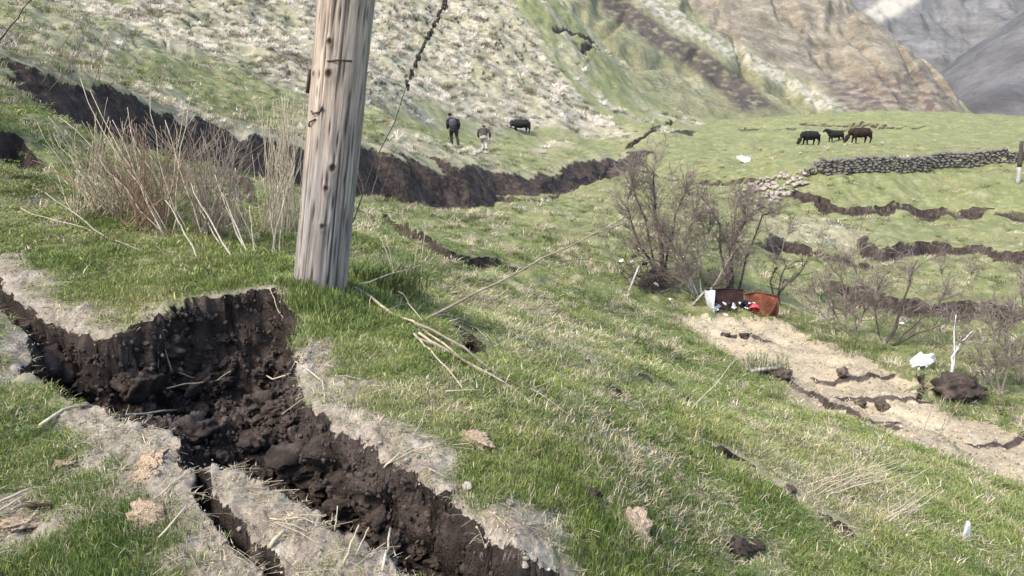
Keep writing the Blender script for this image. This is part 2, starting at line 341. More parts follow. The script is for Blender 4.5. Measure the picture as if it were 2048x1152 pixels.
# ------------------------------------------------------------------ materials
def new_mat(name):
    m = bpy.data.materials.new(name); m.use_nodes = True; nt = m.node_tree; nt.nodes.clear()
    o = nt.nodes.new('ShaderNodeOutputMaterial'); b = nt.nodes.new('ShaderNodeBsdfPrincipled')
    b.inputs['Roughness'].default_value = .9; b.inputs['Specular IOR Level'].default_value = .15
    nt.links.new(b.outputs[0], o.inputs[0]); return m, nt, b
class N:
    def __init__(s, nt): s.nt = nt
    def n(s, t, **kw):
        x = s.nt.nodes.new(t)
        for k, v in kw.items(): setattr(x, k, v)
        return x
    def l(s, a, b): s.nt.links.new(a, b)
    def noise(s, scale, det=4, rough=.55, vec=None, dist=0):
        x = s.n('ShaderNodeTexNoise'); x.inputs['Scale'].default_value = scale; x.inputs['Detail'].default_value = det; x.inputs['Roughness'].default_value = rough; x.inputs['Distortion'].default_value = dist
        if vec is not None: s.l(vec, x.inputs['Vector'])
        return x.outputs['Fac']
    def pos(s): return s.n('ShaderNodeNewGeometry').outputs['Position']
    def obj(s): return s.n('ShaderNodeTexCoord').outputs['Object']
    def scale(s, v, xyz, rot=(0, 0, 0)):
        x = s.n('ShaderNodeMapping'); x.inputs['Scale'].default_value = xyz; x.inputs['Rotation'].default_value = rot; s.l(v, x.inputs['Vector']); return x.outputs[0]
    def ramp(s, f, stops):
        x = s.n('ShaderNodeValToRGB'); e = x.color_ramp.elements
        while len(e) < len(stops): e.new(.5)
        for i, (p, c) in enumerate(stops):
            e[i].position = p; e[i].color = (c if isinstance(c, tuple) else (c, c, c)) + (1,)
        s.l(f, x.inputs[0]); return x.outputs[0]
    def mix(s, f, a, b, mode='MIX'):
        x = s.n('ShaderNodeMix', data_type='RGBA', blend_type=mode)
        for v, k in ((f, 0), (a, 6), (b, 7)):
            if isinstance(v, (int, float)): x.inputs[k].default_value = v
            elif isinstance(v, tuple): x.inputs[k].default_value = v + (1,)
            else: s.l(v, x.inputs[k])
        return x.outputs[2]
    def math(s, op, a, b=0.0):
        x = s.n('ShaderNodeMath', operation=op)
        for v, k in ((a, 0), (b, 1)):
            if isinstance(v, (int, float)): x.inputs[k].default_value = v
            else: s.l(v, x.inputs[k])
        return x.outputs[0]
    def bump(s, h, b, st=.5, dist=.02):
        x = s.n('ShaderNodeBump'); x.inputs['Strength'].default_value = st; x.inputs['Distance'].default_value = dist
        s.l(h, x.inputs['Height']); s.l(x.outputs[0], b.inputs['Normal'])
def plain(name, c, rough=.8, var=.35, sc=20, bump=0, spec=.2):
    m, nt, b = new_mat(name); g = N(nt); f = g.noise(sc, 4, .6, g.obj())
    g.l(g.ramp(f, [(.3, tuple(v * (1 - var) for v in c)), (.7, tuple(min(1, v * (1 + var)) for v in c))]), b.inputs['Base Color'])
    b.inputs['Roughness'].default_value = rough; b.inputs['Specular IOR Level'].default_value = spec
    if bump: g.bump(f, b, .8, bump)
    return m

def soil_color(g, p):
    c = g.ramp(g.noise(7, 6, .65, p), [(.26, (.018, .013, .011)), (.5, (.050, .037, .030)), (.76, (.13, .098, .078))]); c = g.mix(g.ramp(g.noise(1.6, 3, .6, p), [(.5, 0.), (.68, .55)]), c, (.115, .088, .070))
    return g.mix(g.math('MULTIPLY', g.ramp(g.noise(60, 3, .6, p), [(.62, 0.), (.72, 1.)]), .35), c, (.16, .12, .09))
def mat_ground():
    m, nt, b = new_mat('ground_turf'); g = N(nt); p = g.pos()
    a = g.n('ShaderNodeAttribute', attribute_name='mask'); sep = g.n('ShaderNodeSeparateColor'); g.l(a.outputs['Color'], sep.inputs[0])
    soil, dirt, straw = sep.outputs
    tn = g.n('ShaderNodeSeparateXYZ'); g.l(g.n('ShaderNodeNewGeometry').outputs['True Normal'], tn.inputs[0])
    steep = g.ramp(g.math('ADD', tn.outputs[2], g.math('MULTIPLY', g.math('SUBTRACT', g.noise(25, 3, .6, p), .5), .25)), [(.52, 1.), (.66, 0.)])
    soil = g.math('MAXIMUM', g.ramp(soil, [(.25, 0.), (.7, 1.)]), g.math('MULTIPLY', steep, g.ramp(soil, [(.01, 0.), (.03, 1.)])))
    green = g.ramp(g.noise(.55, 5, .6, p), [(.3, (.085, .115, .034)), (.5, (.135, .165, .052)), (.7, (.20, .205, .08))])
    green = g.mix(g.ramp(g.noise(9, 5, .7, p), [(.35, 0.), (.7, .75)]), green, (.235, .215, .115))
    green = g.mix(g.ramp(g.noise(45, 4, .7, p), [(.4, 0.), (.75, .6)]), green, (.05, .048, .02))
    green = g.mix(g.ramp(g.noise(2.6, 6, .75, p), [(.48, 0.), (.66, .65)]), green, (.36, .315, .195)); green = g.mix(g.ramp(g.noise(1.3, 6, .75, p), [(.52, 0.), (.68, .55)]), green, (.075, .075, .035))
    st = g.ramp(g.noise(1.7, 8, .8, g.scale(p, (1, .5, 1.4), (0, 0, .5))), [(.30, (.13, .11, .075)), (.5, (.33, .285, .205)), (.66, (.54, .48, .37))])
    di = g.ramp(g.noise(6, 7, .7, p), [(.28, (.15, .115, .085)), (.5, (.31, .26, .195)), (.72, (.50, .44, .35))])
    di = g.mix(g.ramp(g.noise(2.2, 5, .65, p), [(.5, 0.), (.68, .5)]), di, (.20, .16, .115)); di = g.mix(g.ramp(g.noise(17, 5, .75, p), [(.55, 0.), (.68, .55)]), di, (.12, .095, .07))
    di = g.mix(g.ramp(g.noise(70, 4, .7, p), [(.45, 0.), (.75, .7)]), di, (.12, .10, .075))
    c = g.mix(straw, green, st); c = g.mix(dirt, c, di); c = g.mix(soil, c, soil_color(g, p))
    g.l(c, b.inputs['Base Color'])
    h = g.math('ADD', g.noise(35, 6, .7, p), g.math('MULTIPLY', g.noise(8, 5, .6, p), 1.5)); g.bump(g.math('ADD', h, g.math('MULTIPLY', g.math('MULTIPLY', soil, g.noise(16, 6, .75, p)), 3.0)), b, 1.0, .022)
    b.inputs['Specular IOR Level'].default_value = .1
    return m
def mat_path():
    m, nt, b = new_mat('path_earth'); g = N(nt); p = g.pos()
    a = g.n('ShaderNodeAttribute', attribute_name='mask'); sep = g.n('ShaderNodeSeparateColor'); g.l(a.outputs['Color'], sep.inputs[0])
    c = g.ramp(g.noise(.7, 6, .65, p), [(.3, (.24, .19, .125)), (.5, (.35, .285, .185)), (.7, (.48, .41, .265))])
    c = g.mix(g.ramp(g.noise(14, 6, .75, p), [(.4, 0.), (.7, .8)]), c, (.19, .145, .10))
    c = g.mix(g.ramp(g.noise(40, 4, .7, p), [(.55, 0.), (.7, .6)]), c, (.56, .49, .35))
    c = g.mix(g.ramp(sep.outputs[0], [(.15, 0.), (.5, 1.)]), c, soil_color(g, p)); g.l(c, b.inputs['Base Color'])
    g.bump(g.noise(22, 6, .7, p), b, .7, .03); return m
M = {}
M['ground'] = mat_ground(); M['path'] = mat_path()

# ------------------------------------------------------------------ object helpers
def link(name, me, mat=None, parent=None):
    o = bpy.data.objects.new(name, me); COL.objects.link(o)
    if mat is not None and me is not None and len(me.materials) == 0: me.materials.append(mat)
    if parent is not None: o.parent = parent
    return o
def tag(o, label=None, cat=None, group=None, kind=None):
    if label: o['label'] = label
    if cat: o['category'] = cat
    if group: o['group'] = group
    if kind: o['kind'] = kind
    return o
def empty(name, loc, rot=(0, 0, 0)):
    o = bpy.data.objects.new(name, None); COL.objects.link(o); o.location = loc; o.rotation_euler = rot; o.empty_display_size = .1; return o
def smooth(me): me.polygons.foreach_set('use_smooth', [True] * len(me.polygons)); return me
def pydata(name, v, f, sm=True):
    me = bpy.data.meshes.new(name); me.from_pydata([tuple(a) for a in v], [], f); me.update()
    if sm: smooth(me)
    return me
def npmesh(name, V, Q):
    """V (n,3), Q (m,4) quads"""
    me = bpy.data.meshes.new(name); me.vertices.add(len(V)); me.vertices.foreach_set('co', V.astype(np.float32).ravel())
    me.loops.add(len(Q) * 4); me.loops.foreach_set('vertex_index', Q.astype(np.int32).ravel())
    me.polygons.add(len(Q)); me.polygons.foreach_set('loop_start', np.arange(0, len(Q) * 4, 4, dtype=np.int32))
    me.update(calc_edges=True); me.polygons.foreach_set('use_smooth', np.ones(len(Q), bool)); return me
def set_col(me, name, C):
    a = me.attributes.new(name, 'FLOAT_COLOR', 'POINT'); c = np.ones((len(C), 4), np.float32); c[:, :C.shape[1]] = C; a.data.foreach_set('color', c.ravel())

# ------------------------------------------------------------------ the ground: one sheet, finer where it is near
th = np.concatenate([np.radians(np.arange(-100, -37, 1.5)), np.radians(np.arange(-37, 37.01, .15)), np.radians(np.arange(38.5, 101, 1.5))])
rr = np.concatenate([np.geomspace(.25, 1.5, 14)[:-1], np.geomspace(1.5, 150, 860)])
TH, RR = np.meshgrid(th, rr); GX = (np.sin(TH) * RR).ravel(); GY = (np.cos(TH) * RR).ravel()
gz, gox, goy, gsoil, gdirt, gstraw, gpath, gup = terrain(GX, GY)
V = np.stack([GX + gox, GY + goy, gz], -1); nt_, nr_ = len(th), len(rr)
I = np.arange(nt_ * nr_).reshape(nr_, nt_)
Q = np.stack([I[:-1, :-1], I[:-1, 1:], I[1:, 1:], I[1:, :-1]], -1).reshape(-1, 4)
MASK = np.stack([gsoil, gdirt, gstraw], -1)
fpath = (gpath[Q].mean(1) > .5); fup = (gup[Q].sum(1) >= 3) & ~fpath
def sub(name, sel, mat):
    q = Q[sel]; u, inv = np.unique(q.ravel(), return_inverse=True); me = npmesh(name, V[u], inv.reshape(-1, 4)); set_col(me, 'mask', MASK[u])
    return tag(link(name, me, mat), kind='structure')
ground = sub('ground', ~fpath & ~fup, M['ground']); hill = sub('hillside', fup, M['ground']); path = sub('path', fpath, M['path'])
def ground_lookup(x, y):
    """bilinear read of the finished sheet: z, soil, dirt, straw, path, up"""
    t = np.arctan2(x, y); r = np.hypot(x, y); fi = np.interp(t, th, np.arange(nt_)); fj = np.interp(r, rr, np.arange(nr_))
    i = np.clip(fi.astype(int), 0, nt_ - 2); j = np.clip(fj.astype(int), 0, nr_ - 2); a = fi - i; b = fj - j; out = []
    for A in (gz, gsoil, gdirt, gstraw, gpath, gup.astype(float)):
        A = A.reshape(nr_, nt_); out.append((A[j, i] * (1 - a) + A[j, i + 1] * a) * (1 - b) + (A[j + 1, i] * (1 - a) + A[j + 1, i + 1] * a) * b)
    return out
BVH = BVHTree.FromPolygons([tuple(v) for v in V], [tuple(q) for q in Q.tolist()])
def pick_up(px, py):
    d = Vector(ray(np.float64(px), np.float64(py))).normalized(); h = BVH.ray_cast(Vector((0, 0, CAMZ)), d); return h[1].z if h[1] is not None else 0
def pick(px, py):
    d = Vector(ray(np.float64(px), np.float64(py))).normalized(); h = BVH.ray_cast(Vector((0, 0, CAMZ)), d)
    return h[0] if h[0] is not None else None
def gz_at(x, y):
    h = BVH.ray_cast(Vector((x, y, 200)), Vector((0, 0, -1))); return h[0].z if h[0] is not None else CAMZ - 3

# ------------------------------------------------------------------ far hills and mountains
def px_of(V):
    d = V - np.array([0, 0, CAMZ]); f = d[:, 1] * CP - d[:, 2] * SP; up = d[:, 1] * SP + d[:, 2] * CP
    return 1024 + F * d[:, 0] / f, 576 - F * up / f
def pxsoft(u, v, P, soft):
    P = np.array(P, float); return sstep(-soft, soft, polysoft(u, v, P, soft * 2))
def far_grid(surf, t0, t1, nt, r0, r1, nr, disp):
    T, R = np.meshgrid(np.radians(np.linspace(t0, t1, nt)), np.geomspace(r0, r1, nr)); x = (np.sin(T) * R).ravel(); y = (np.cos(T) * R).ravel()
    z = surf(x, y) + disp(x, y); I = np.arange(nt * nr).reshape(nr, nt)
    return np.stack([x, y, z], -1), np.stack([I[:-1, :-1], I[:-1, 1:], I[1:, 1:], I[1:, :-1]], -1).reshape(-1, 4)
crest = [(1680,-5,300),(1720,15,285),(1760,42,272),(1800,80,255),(1840,125,238),(1870,165,222),(1895,195,208),(1906,216,200)]
SPUR = [(1150,130,140),(1250,150,140),(1450,238,132),(1600,228,148),(1700,226,158),(1800,224,168),(1860,224,178),(1300,0,230),(1300,70,195),(1400,100,195),(1500,150,185),(1600,180,180),
  (1500,60,230),(1600,100,225),(1700,150,205),(1650,30,260),(1400,0,260),(1400,-150,400),(1600,-100,360),(1180,-100,300)] + crest
spw = []
for c in crest:
    p = at(*c); spw += [(p.x + 30, p.y + 18, p.z - CAMZ - 16), (p.x + 75, p.y + 40, p.z - CAMZ - 46)]
z_spur = Surf(SPUR, spw)
V2, Q2 = far_grid(z_spur, 3, 38, 420, 128, 430, 300, lambda x, y: 1.0 * fbm(x * .05, y * .05, 5, 101) - 3.2 * (1 - sstep(0, .35, np.abs(fbm((x * .8 - y * .2) * .045, (x * .2 + y) * .008, 4, 104)))) * sstep(130, 175, np.hypot(x, y)) + .25 * fbm(x * .4, y * .25, 3, 107))
u, v = px_of(V2)
nj = 9 * fbm(u / 28, v / 28, 4, 111)
streak = pxsoft(u + nj, v + nj, [(1185,-20),(1235,-20),(1330,58),(1420,108),(1500,165),(1560,222),(1480,222),(1400,152),(1300,88),(1215,30)], 9)
pale = pxsoft(u + nj, v + nj, [(1250,-20),(1315,-20),(1400,52),(1500,104),(1600,160),(1700,218),(1640,222),(1560,172),(1430,100),(1330,48)], 10)
brown = pxsoft(u, v, [(1330,-40),(1440,70),(1560,135),(1640,175),(1720,225),(1920,225),(1920,-60)], 14)
red = pxsoft(u + nj * 2, v + nj, [(1640,165),(1700,145),(1800,150),(1830,120),(1900,190),(1900,225),(1690,225)], 12)
me = npmesh('hill', V2, Q2); set_col(me, 'mask', np.stack([streak * sstep(-.9, .1, fbm(u / 20, v / 9, 3, 115)), pale * sstep(-.45, .25, fbm(u / 14, v / 10, 3, 116)), brown], -1)); set_col(me, 'mask2', np.stack([red * sstep(-.3, .4, fbm(u / 22, v / 8, 3, 117)), u * 0, u * 0], -1))
def mat_spur():
    m, nt, b = new_mat('spur_slope'); g = N(nt); p = g.pos()
    a = g.n('ShaderNodeAttribute', attribute_name='mask'); sp = g.n('ShaderNodeSeparateColor'); g.l(a.outputs['Color'], sp.inputs[0])
    a2 = g.n('ShaderNodeAttribute', attribute_name='mask2'); s2 = g.n('ShaderNodeSeparateColor'); g.l(a2.outputs['Color'], s2.inputs[0])
    q = g.scale(p, (.10, .05, .16), (0, .6, 0))
    ol = g.ramp(g.noise(.9, 6, .7, q), [(.3, (.125, .125, .06)), (.5, (.20, .19, .10)), (.7, (.30, .275, .165))])
    br = g.ramp(g.noise(1.3, 7, .75, q), [(.32, (.105, .086, .058)), (.5, (.205, .172, .12)), (.68, (.33, .285, .21))])
    c = g.mix(sp.outputs[2], ol, br); c = g.mix(g.math('MULTIPLY', sp.outputs[1], .8), c, (.40, .365, .29)); c = g.mix(sp.outputs[0], c, (.075, .058, .048)); c = g.mix(s2.outputs[0], c, (.11, .078, .066))
    n1 = g.noise(.075, 5, .6, g.scale(p, (1, .5, 1)), .8); ln = g.ramp(n1, [(.47, 0.), (.495, 1.), (.52, 0.)]); c = g.mix(g.math('MULTIPLY', ln, .5), c, (.085, .07, .05))
    n2 = g.noise(.22, 5, .6, g.scale(p, (1, .5, 1)), .8); ln2 = g.ramp(n2, [(.46, 0.), (.49, 1.), (.52, 0.)]); c = g.mix(g.math('MULTIPLY', ln2, .4), c, (.10, .085, .06))
    c = g.mix(g.ramp(g.noise(.5, 6, .8, p), [(.5, 0.), (.75, .5)]), c, (.10, .09, .055))
    g.l(c, b.inputs['Base Color']); g.bump(g.noise(.5, 6, .7, p), b, 1.0, .8); return m
tag(link('hill', me, mat_spur()), kind='structure')

def mat_scree(name, c0, c1, c2):
    m, nt, b = new_mat(name); g = N(nt); p = g.pos()
    c = g.ramp(g.noise(1.0, 9, .78, g.scale(p, (.022, .022, .05), (0, .75, 0))), [(.32, c0), (.5, c1), (.68, c2)])
    a = g.n('ShaderNodeAttribute', attribute_name='mask'); sp = g.n('ShaderNodeSeparateColor'); g.l(a.outputs['Color'], sp.inputs[0])
    c = g.mix(sp.outputs[0], c, (.16, .165, .095)); c = g.mix(sp.outputs[1], c, (.34, .315, .255))  # first mask: green flanks; second: sunlit crest put into the colour
    c = g.mix(g.ramp(g.noise(.35, 5, .8, p), [(.5, 0.), (.7, .5)]), c, (.09, .085, .08))
    g.l(c, b.inputs['Base Color']); g.bump(g.noise(.12, 8, .75, p), b, 1.0, 3.0); return m
m1c = [(1885,195,420),(1930,160,425),(1990,110,435),(2048,65,445),(2200,-60,470)]
M1 = [(1850,236,330),(1950,240,320),(2048,243,310),(2250,250,300),(1970,185,370),(2048,150,380),(2250,80,390)] + m1c
w1 = []
for c in m1c:
    p = at(*c); w1 += [(p.x - 15, p.y + 70, p.z - CAMZ - 28), (p.x - 30, p.y + 160, p.z - CAMZ - 70)]
V3, Q3 = far_grid(Surf(M1, w1), 27, 46, 220, 295, 640, 130, lambda x, y: 3.0 * fbm(x * .02, y * .02, 5, 121) - 3.5 * np.abs(fbm(x * .03, y * .008, 4, 123)))
me = npmesh('mountain', V3, Q3); set_col(me, 'mask', np.zeros((len(V3), 3)))
tag(link('mountain', me, mat_scree('grey_scree', (.062, .058, .055), (.115, .107, .10), (.185, .174, .162))), kind='structure')
m2c = [(1732,22,880),(1760,6,900),(1800,-14,930),(1900,-60,980)]
M2 = [(1700,60,830),(1760,100,760),(1850,170,660),(1900,190,610),(1950,100,800),(2048,0,1000),(1800,50,850),(2048,110,740),(2250,60,800),(2048,-80,1250),(2300,-60,1250),(1880,60,860)] + m2c
w2 = []
for c in m2c:
    p = at(*c); w2 += [(p.x - 40, p.y + 90, p.z - CAMZ - 45), (p.x - 100, p.y + 250, p.z - CAMZ - 120)]
def d2(x, y):
    q = (x * .8 - y * .35) * .011; return 16 * (np.abs(fbm(q * 1.0, (x + y) * .0022, 5, 131)) - .3) + 9 * fbm(x * .02, y * .02, 4, 135)
V4, Q4 = far_grid(Surf(M2, w2), 21, 46, 320, 560, 1500, 240, d2); u, v = px_of(V4)
gr = pxsoft(u, v, [(1700,60),(1790,110),(1870,185),(1960,140),(1880,190),(1760,190)], 22) * .8; sunlit_crest = pxsoft(u, v, [(1728,24),(1760,2),(1810,-30),(1880,-40),(1840,0),(1790,32),(1760,44)], 8)  # green lower slopes, and sunlight on the crest painted as a pale stripe
me = npmesh('mountain', V4, Q4); set_col(me, 'mask', np.stack([gr, sunlit_crest, u * 0], -1))
tag(link('mountain', me, mat_scree('far_scree', (.075, .071, .066), (.135, .128, .118), (.215, .205, .188))), kind='structure')
V5, Q5 = far_grid(Surf([(1500,60,1500),(1700,60,1500),(1900,60,1500),(2100,60,1500),(1500,-200,2600),(1700,-200,2600),(1900,-200,2600),(2300,-200,2600)]), 8, 46, 160, 1250, 3600, 90, lambda x, y: 40 * fbm(x * .004, y * .004, 5, 141))
me = npmesh('mountain', V5, Q5); set_col(me, 'mask', np.zeros((len(V5), 3))); tag(link('mountain', me, bpy.data.materials['far_scree']), kind='structure')

# ------------------------------------------------------------------ mesh building helpers
class MB:
    def __init__(s): s.v = []; s.f = []
    def tube(s, pts, rad, sides=5, cap=True):
        pts = [Vector(p) for p in pts]; n = len(pts); b = len(s.v); ref = Vector((.31, .17, .93)).normalized()
        for i, p in enumerate(pts):
            t = (pts[min(i + 1, n - 1)] - pts[max(i - 1, 0)]); t = t.normalized() if t.length > 1e-9 else Vector((0, 0, 1))
            a = t.cross(ref if abs(t.dot(ref)) < .95 else Vector((1, 0, 0))).normalized(); c = t.cross(a)
            r = rad[i] if hasattr(rad, '__len__') else rad
            for k in range(sides):
                w = 2 * math.pi * k / sides; s.v.append(p + (a * math.cos(w) + c * math.sin(w)) * r)
        for i in range(n - 1):
            for k in range(sides):
                k2 = (k + 1) % sides; s.f.append((b + i * sides + k, b + i * sides + k2, b + (i + 1) * sides + k2, b + (i + 1) * sides + k))
        if cap: s.f.append(tuple(b + k for k in range(sides))[::-1]); s.f.append(tuple(b + (n - 1) * sides + k for k in range(sides)))
        return s
    def blob(s, c, rx, ry, rz, rot=None, seg=12, ring=8):
        b = len(s.v); R = rot.to_matrix() if rot else Matrix.Identity(3); c = Vector(c)
        for i in range(ring + 1):
            ph = math.pi * i / ring
            for k in range(seg):
                w = 2 * math.pi * k / seg; s.v.append(c + R @ Vector((rx * math.sin(ph) * math.cos(w), ry * math.sin(ph) * math.sin(w), rz * math.cos(ph))))
        for i in range(ring):
            for k in range(seg):
                k2 = (k + 1) % seg; s.f.append((b + i * seg + k, b + (i + 1) * seg + k, b + (i + 1) * seg + k2, b + i * seg + k2))
        return s
    def build(s, name, mat, parent=None, sm=True, remesh=0):
        o = link(name, pydata(name, s.v, s.f, sm), mat, parent)
        if remesh:
            r = o.modifiers.new('fuse', 'REMESH'); r.mode = 'VOXEL'; r.voxel_size = remesh; r.use_smooth_shade = True
            q = o.modifiers.new('soft', 'SMOOTH'); q.iterations = 3; q.factor = .5
        return o
rng = random.Random(5)
def wob(a, b, n, amp, r=rng, sag=0):
    a = Vector(a); b = Vector(b); L = (b - a).length; out = []; o = Vector((0, 0, 0))
    for i in range(n + 1):
        t = i / n
        if 0 < i < n: o = o * .6 + Vector((r.uniform(-1, 1), r.uniform(-1, 1), r.uniform(-1, 1))) * amp * L
        out.append(a.lerp(b, t) + (o if 0 < i < n else Vector((0, 0, 0))) + Vector((0, 0, -sag * 4 * t * (1 - t))))
    return out
def taper(r0, r1, n): return [r0 + (r1 - r0) * i / n for i in range(n + 1)]
def rock_mesh(name, seed, sub=2, flat=.75, rough=.25, facet=False):
    bm = bmesh.new(); bmesh.ops.create_icosphere(bm, subdivisions=sub, radius=.5); r = np.random.RandomState(seed)
    co = np.array([v.co for v in bm.verts]); d = np.ones(len(co))
    for i in range(7 if facet else 4):
        n = r.normal(size=3); n /= np.linalg.norm(n); c = r.uniform(.3, .44); h = co @ n; co = co - np.outer(np.maximum(h - c, 0), n) * .9
    nz = fbm(co[:, 0] * 4 + seed * 3.1, co[:, 1] * 4 + co[:, 2] * 3.3, 4, seed); co = co * (1 + rough * nz + .35 * rough * fbm(co[:, 0] * 11, co[:, 1] * 11 + co[:, 2] * 9, 3, seed + 3))[:, None]; co[:, 2] *= flat
    for v, c in zip(bm.verts, co): v.co = c
    me = bpy.data.meshes.new(name); bm.to_mesh(me); bm.free()
    if not facet: smooth(me)
    return me
def mat_soil():
    m, nt, b = new_mat('soil'); g = N(nt); p = g.pos(); g.l(soil_color(g, p), b.inputs['Base Color']); g.bump(g.noise(30, 6, .7, p), b, 1, .03); return m
M['soil'] = mat_soil()
def mat_lump():
    m, nt, b = new_mat('dry_soil'); g = N(nt); p = g.pos(); g.l(g.ramp(g.noise(9, 6, .7, p), [(.3, (.045, .033, .025)), (.5, (.095, .072, .053)), (.72, (.19, .15, .11))]), b.inputs['Base Color']); g.bump(g.noise(25, 6, .7, p), b, 1, .03); return m
M['lump'] = mat_lump()
M['straw'] = plain('dry_stalk', (.34, .28, .19), .8, .3, 30); M['straw2'] = plain('pale_stalk', (.36, .31, .225), .8, .25, 30)
M['twig'] = plain('grey_twig', (.19, .15, .12), .9, .35, 12); M['bark'] = plain('dark_bark', (.065, .05, .042), .95, .4, 15, .02); M['barkp'] = plain('pale_bark', (.27, .24, .20), .9, .35, 14, .01)
M['reed'] = plain('red_stem', (.20, .13, .085), .85, .35, 20); M['dark_stalk'] = plain('dark_stalk', (.045, .036, .03), .9, .3, 30)
M['stone'] = plain('wall_stone', (.15, .132, .108), .9, .45, 3, .03); M['stone2'] = plain('pale_stone', (.30, .25, .205), .9, .3, 3, .03)
M['dung'] = plain('dried_dung', (.40, .29, .185), .95, .45, 14, .03); M['white'] = plain('white_plastic', (.62, .62, .60), .5, .15, 20, 0, .4)
M['black'] = plain('black_scrap', (.02, .02, .022), .6, .4, 20); M['red'] = plain('red_plastic', (.42, .05, .045), .55, .2, 10, 0, .4)
M['hide'] = plain('black_hide', (.012, .011, .011), .8, .4, 5); M['hide2'] = plain('brown_hide', (.022, .0125, .009), .8, .5, 3)
M['skin'] = plain('skin', (.35, .20, .14), .6, .1, 20); M['wood'] = plain('grey_wood', (.30, .27, .24), .9, .3, 10, .01)

# ------------------------------------------------------------------ utility pole
def build_pole():
    base = pick(640, 584); Y = base.y + .1; lo = at(638, 590, Y) ; lo.z -= .0; hi_ = at(707, -150, Y); ax = hi_ - lo; L = ax.length; ax.normalize(); lo = lo - ax * .35; L += .35
    root = empty('utility_pole', lo); yy = ax.cross(Vector((1, 0, 0))).normalized(); xx = yy.cross(ax); root.rotation_euler = Matrix((xx, yy, ax)).transposed().to_euler()
    tag(root, 'weathered leaning wooden utility pole standing at the edge of the fissure', 'pole')
    nu, nv = 120, 260; uu, vv = np.meshgrid(np.arange(nu) / nu * 2 * np.pi, np.linspace(0, L, nv)); R0 = 51 / F * Y / 1.0
    x = np.cos(uu); y = np.sin(uu); a = uu * R0
    g = fbm(np.cos(uu) * 9 + 5, np.sin(uu) * 9 + vv * .35, 4, 201); crk = np.abs(perlin(uu * 7 / 2 / np.pi * 6, vv * .55 + 3 * np.sin(uu), 203)); crk2 = np.abs(fbm(np.cos(uu) * 14, np.sin(uu) * 14 + vv * .3, 2, 205))
    r = R0 * (1.03 - .02 * vv / L + .05 * np.exp(-vv / .35)) + .0045 * g - .010 * (1 - sstep(0, .07, crk)) - .010 * (1 - sstep(0, .06, crk2)) + .004 * fbm(np.cos(uu) * 22, np.sin(uu) * 22 + vv * 1.4, 3, 207) + .006 * perlin(np.cos(uu) * 1.5, np.sin(uu) * 1.5 + vv * 1.2, 206)
    kn = np.zeros_like(r)
    for (px, py, s_) in [(638,150,.022),(671,150,.03),(672,88,.022),(677,332,.028),(664,372,.022),(657,445,.02)]:
        P = at(px, py, Y) - lo; h = P.dot(ax); off = P.x - (ax * h).x; ang = math.acos(max(-1, min(1, off / R0)))
        dd = np.hypot((np.angle(np.exp(1j * (uu - (2 * np.pi - ang))))) * R0, (vv - h) * .75); kn = np.maximum(kn, 1 - sstep(s_ * .5, s_, dd)); r = r + .012 * np.exp(-(dd / (s_ * 1.5)) ** 2) - .02 * (1 - sstep(s_ * .3, s_ * .7, dd))
    Vp = np.stack([x * r, y * r, vv], -1).reshape(-1, 3); I = np.arange(nu * nv).reshape(nv, nu); J = np.roll(I, -1, 1)
    me = npmesh('shaft', Vp, np.stack([I[:-1], J[:-1], J[1:], I[1:]], -1).reshape(-1, 4)); set_col(me, 'mask', np.stack([kn.ravel(), (sstep(0, .08, crk) * sstep(0, .07, crk2)).ravel(), g.ravel() * .5 + .5], -1))
    m, nt, b = new_mat('pole_wood'); q = N(nt); o = q.obj(); at_ = q.n('ShaderNodeAttribute', attribute_name='mask'); sp = q.n('ShaderNodeSeparateColor'); q.l(at_.outputs['Color'], sp.inputs[0])
    f = q.noise(1, 6, .7, q.scale(o, (42, 42, 1.6))); f2 = q.noise(1, 5, .7, q.scale(o, (90, 90, 1.8)))
    sz = q.n('ShaderNodeSeparateXYZ'); q.l(o, sz.inputs[0]); h = q.math('ADD', q.math('MULTIPLY', sz.outputs[2], .42), q.math('MULTIPLY', q.noise(1, 4, .6, q.scale(o, (5, 5, .9))), .55))
    grey = q.ramp(f, [(.3, (.10, .088, .078)), (.5, (.215, .192, .17)), (.68, (.33, .30, .268))]); tan = q.ramp(f, [(.3, (.17, .13, .095)), (.5, (.33, .262, .195)), (.68, (.45, .375, .29))])
    c = q.mix(q.ramp(h, [(.62, 0.), (1.02, 1.)]), grey, tan); pt = q.noise(1, 4, .6, q.scale(o, (9, 9, 2.2))); c = q.mix(q.ramp(pt, [(.42, 0.), (.68, .75)]), c, (.15, .122, .10)); c = q.mix(q.ramp(q.noise(1, 4, .6, q.scale(o, (7, 7, 1.6), (1, 2, 3))), [(.55, 0.), (.72, .5)]), c, (.44, .36, .28)); c = q.mix(q.ramp(f2, [(.55, 0.), (.72, .75)]), c, (.075, .058, .05))
    low = q.ramp(sz.outputs[2], [(.30, 1.), (.62, 0.)]); c = q.mix(low, c, q.mix(.5, c, (.13, .115, .10)))
    c = q.mix(sp.outputs[1], (.055, .042, .035), c); c = q.mix(sp.outputs[0], c, (.075, .052, .04)); q.l(c, b.inputs['Base Color']); q.bump(q.math('ADD', f, f2), b, .6, .01)
    link('shaft', me, m, root)
    def loc(px, py, out):    # a point on the pole surface in the pole's own space
        P = at(px, py, Y) - lo; hh = P.dot(ax); off = max(-.99, min(.99, (P.x - (ax * hh).x) / R0)); return Vector((off * (R0 + out), -math.sqrt(1 - off * off) * (R0 + out), hh))
    metal = plain('rusty_iron', (.05, .035, .028), .7, .4, 40)
    for pts in ([(634,222),(640,228),(652,224),(660,214)], [(628,252),(634,244),(644,238)], [(668,126),(690,124),(712,125)]):
        MB().tube([loc(a, b_, .008 + .012 * (i % 2)) for i, (a, b_) in enumerate(pts)], .006, 5).build('staple', metal, root)
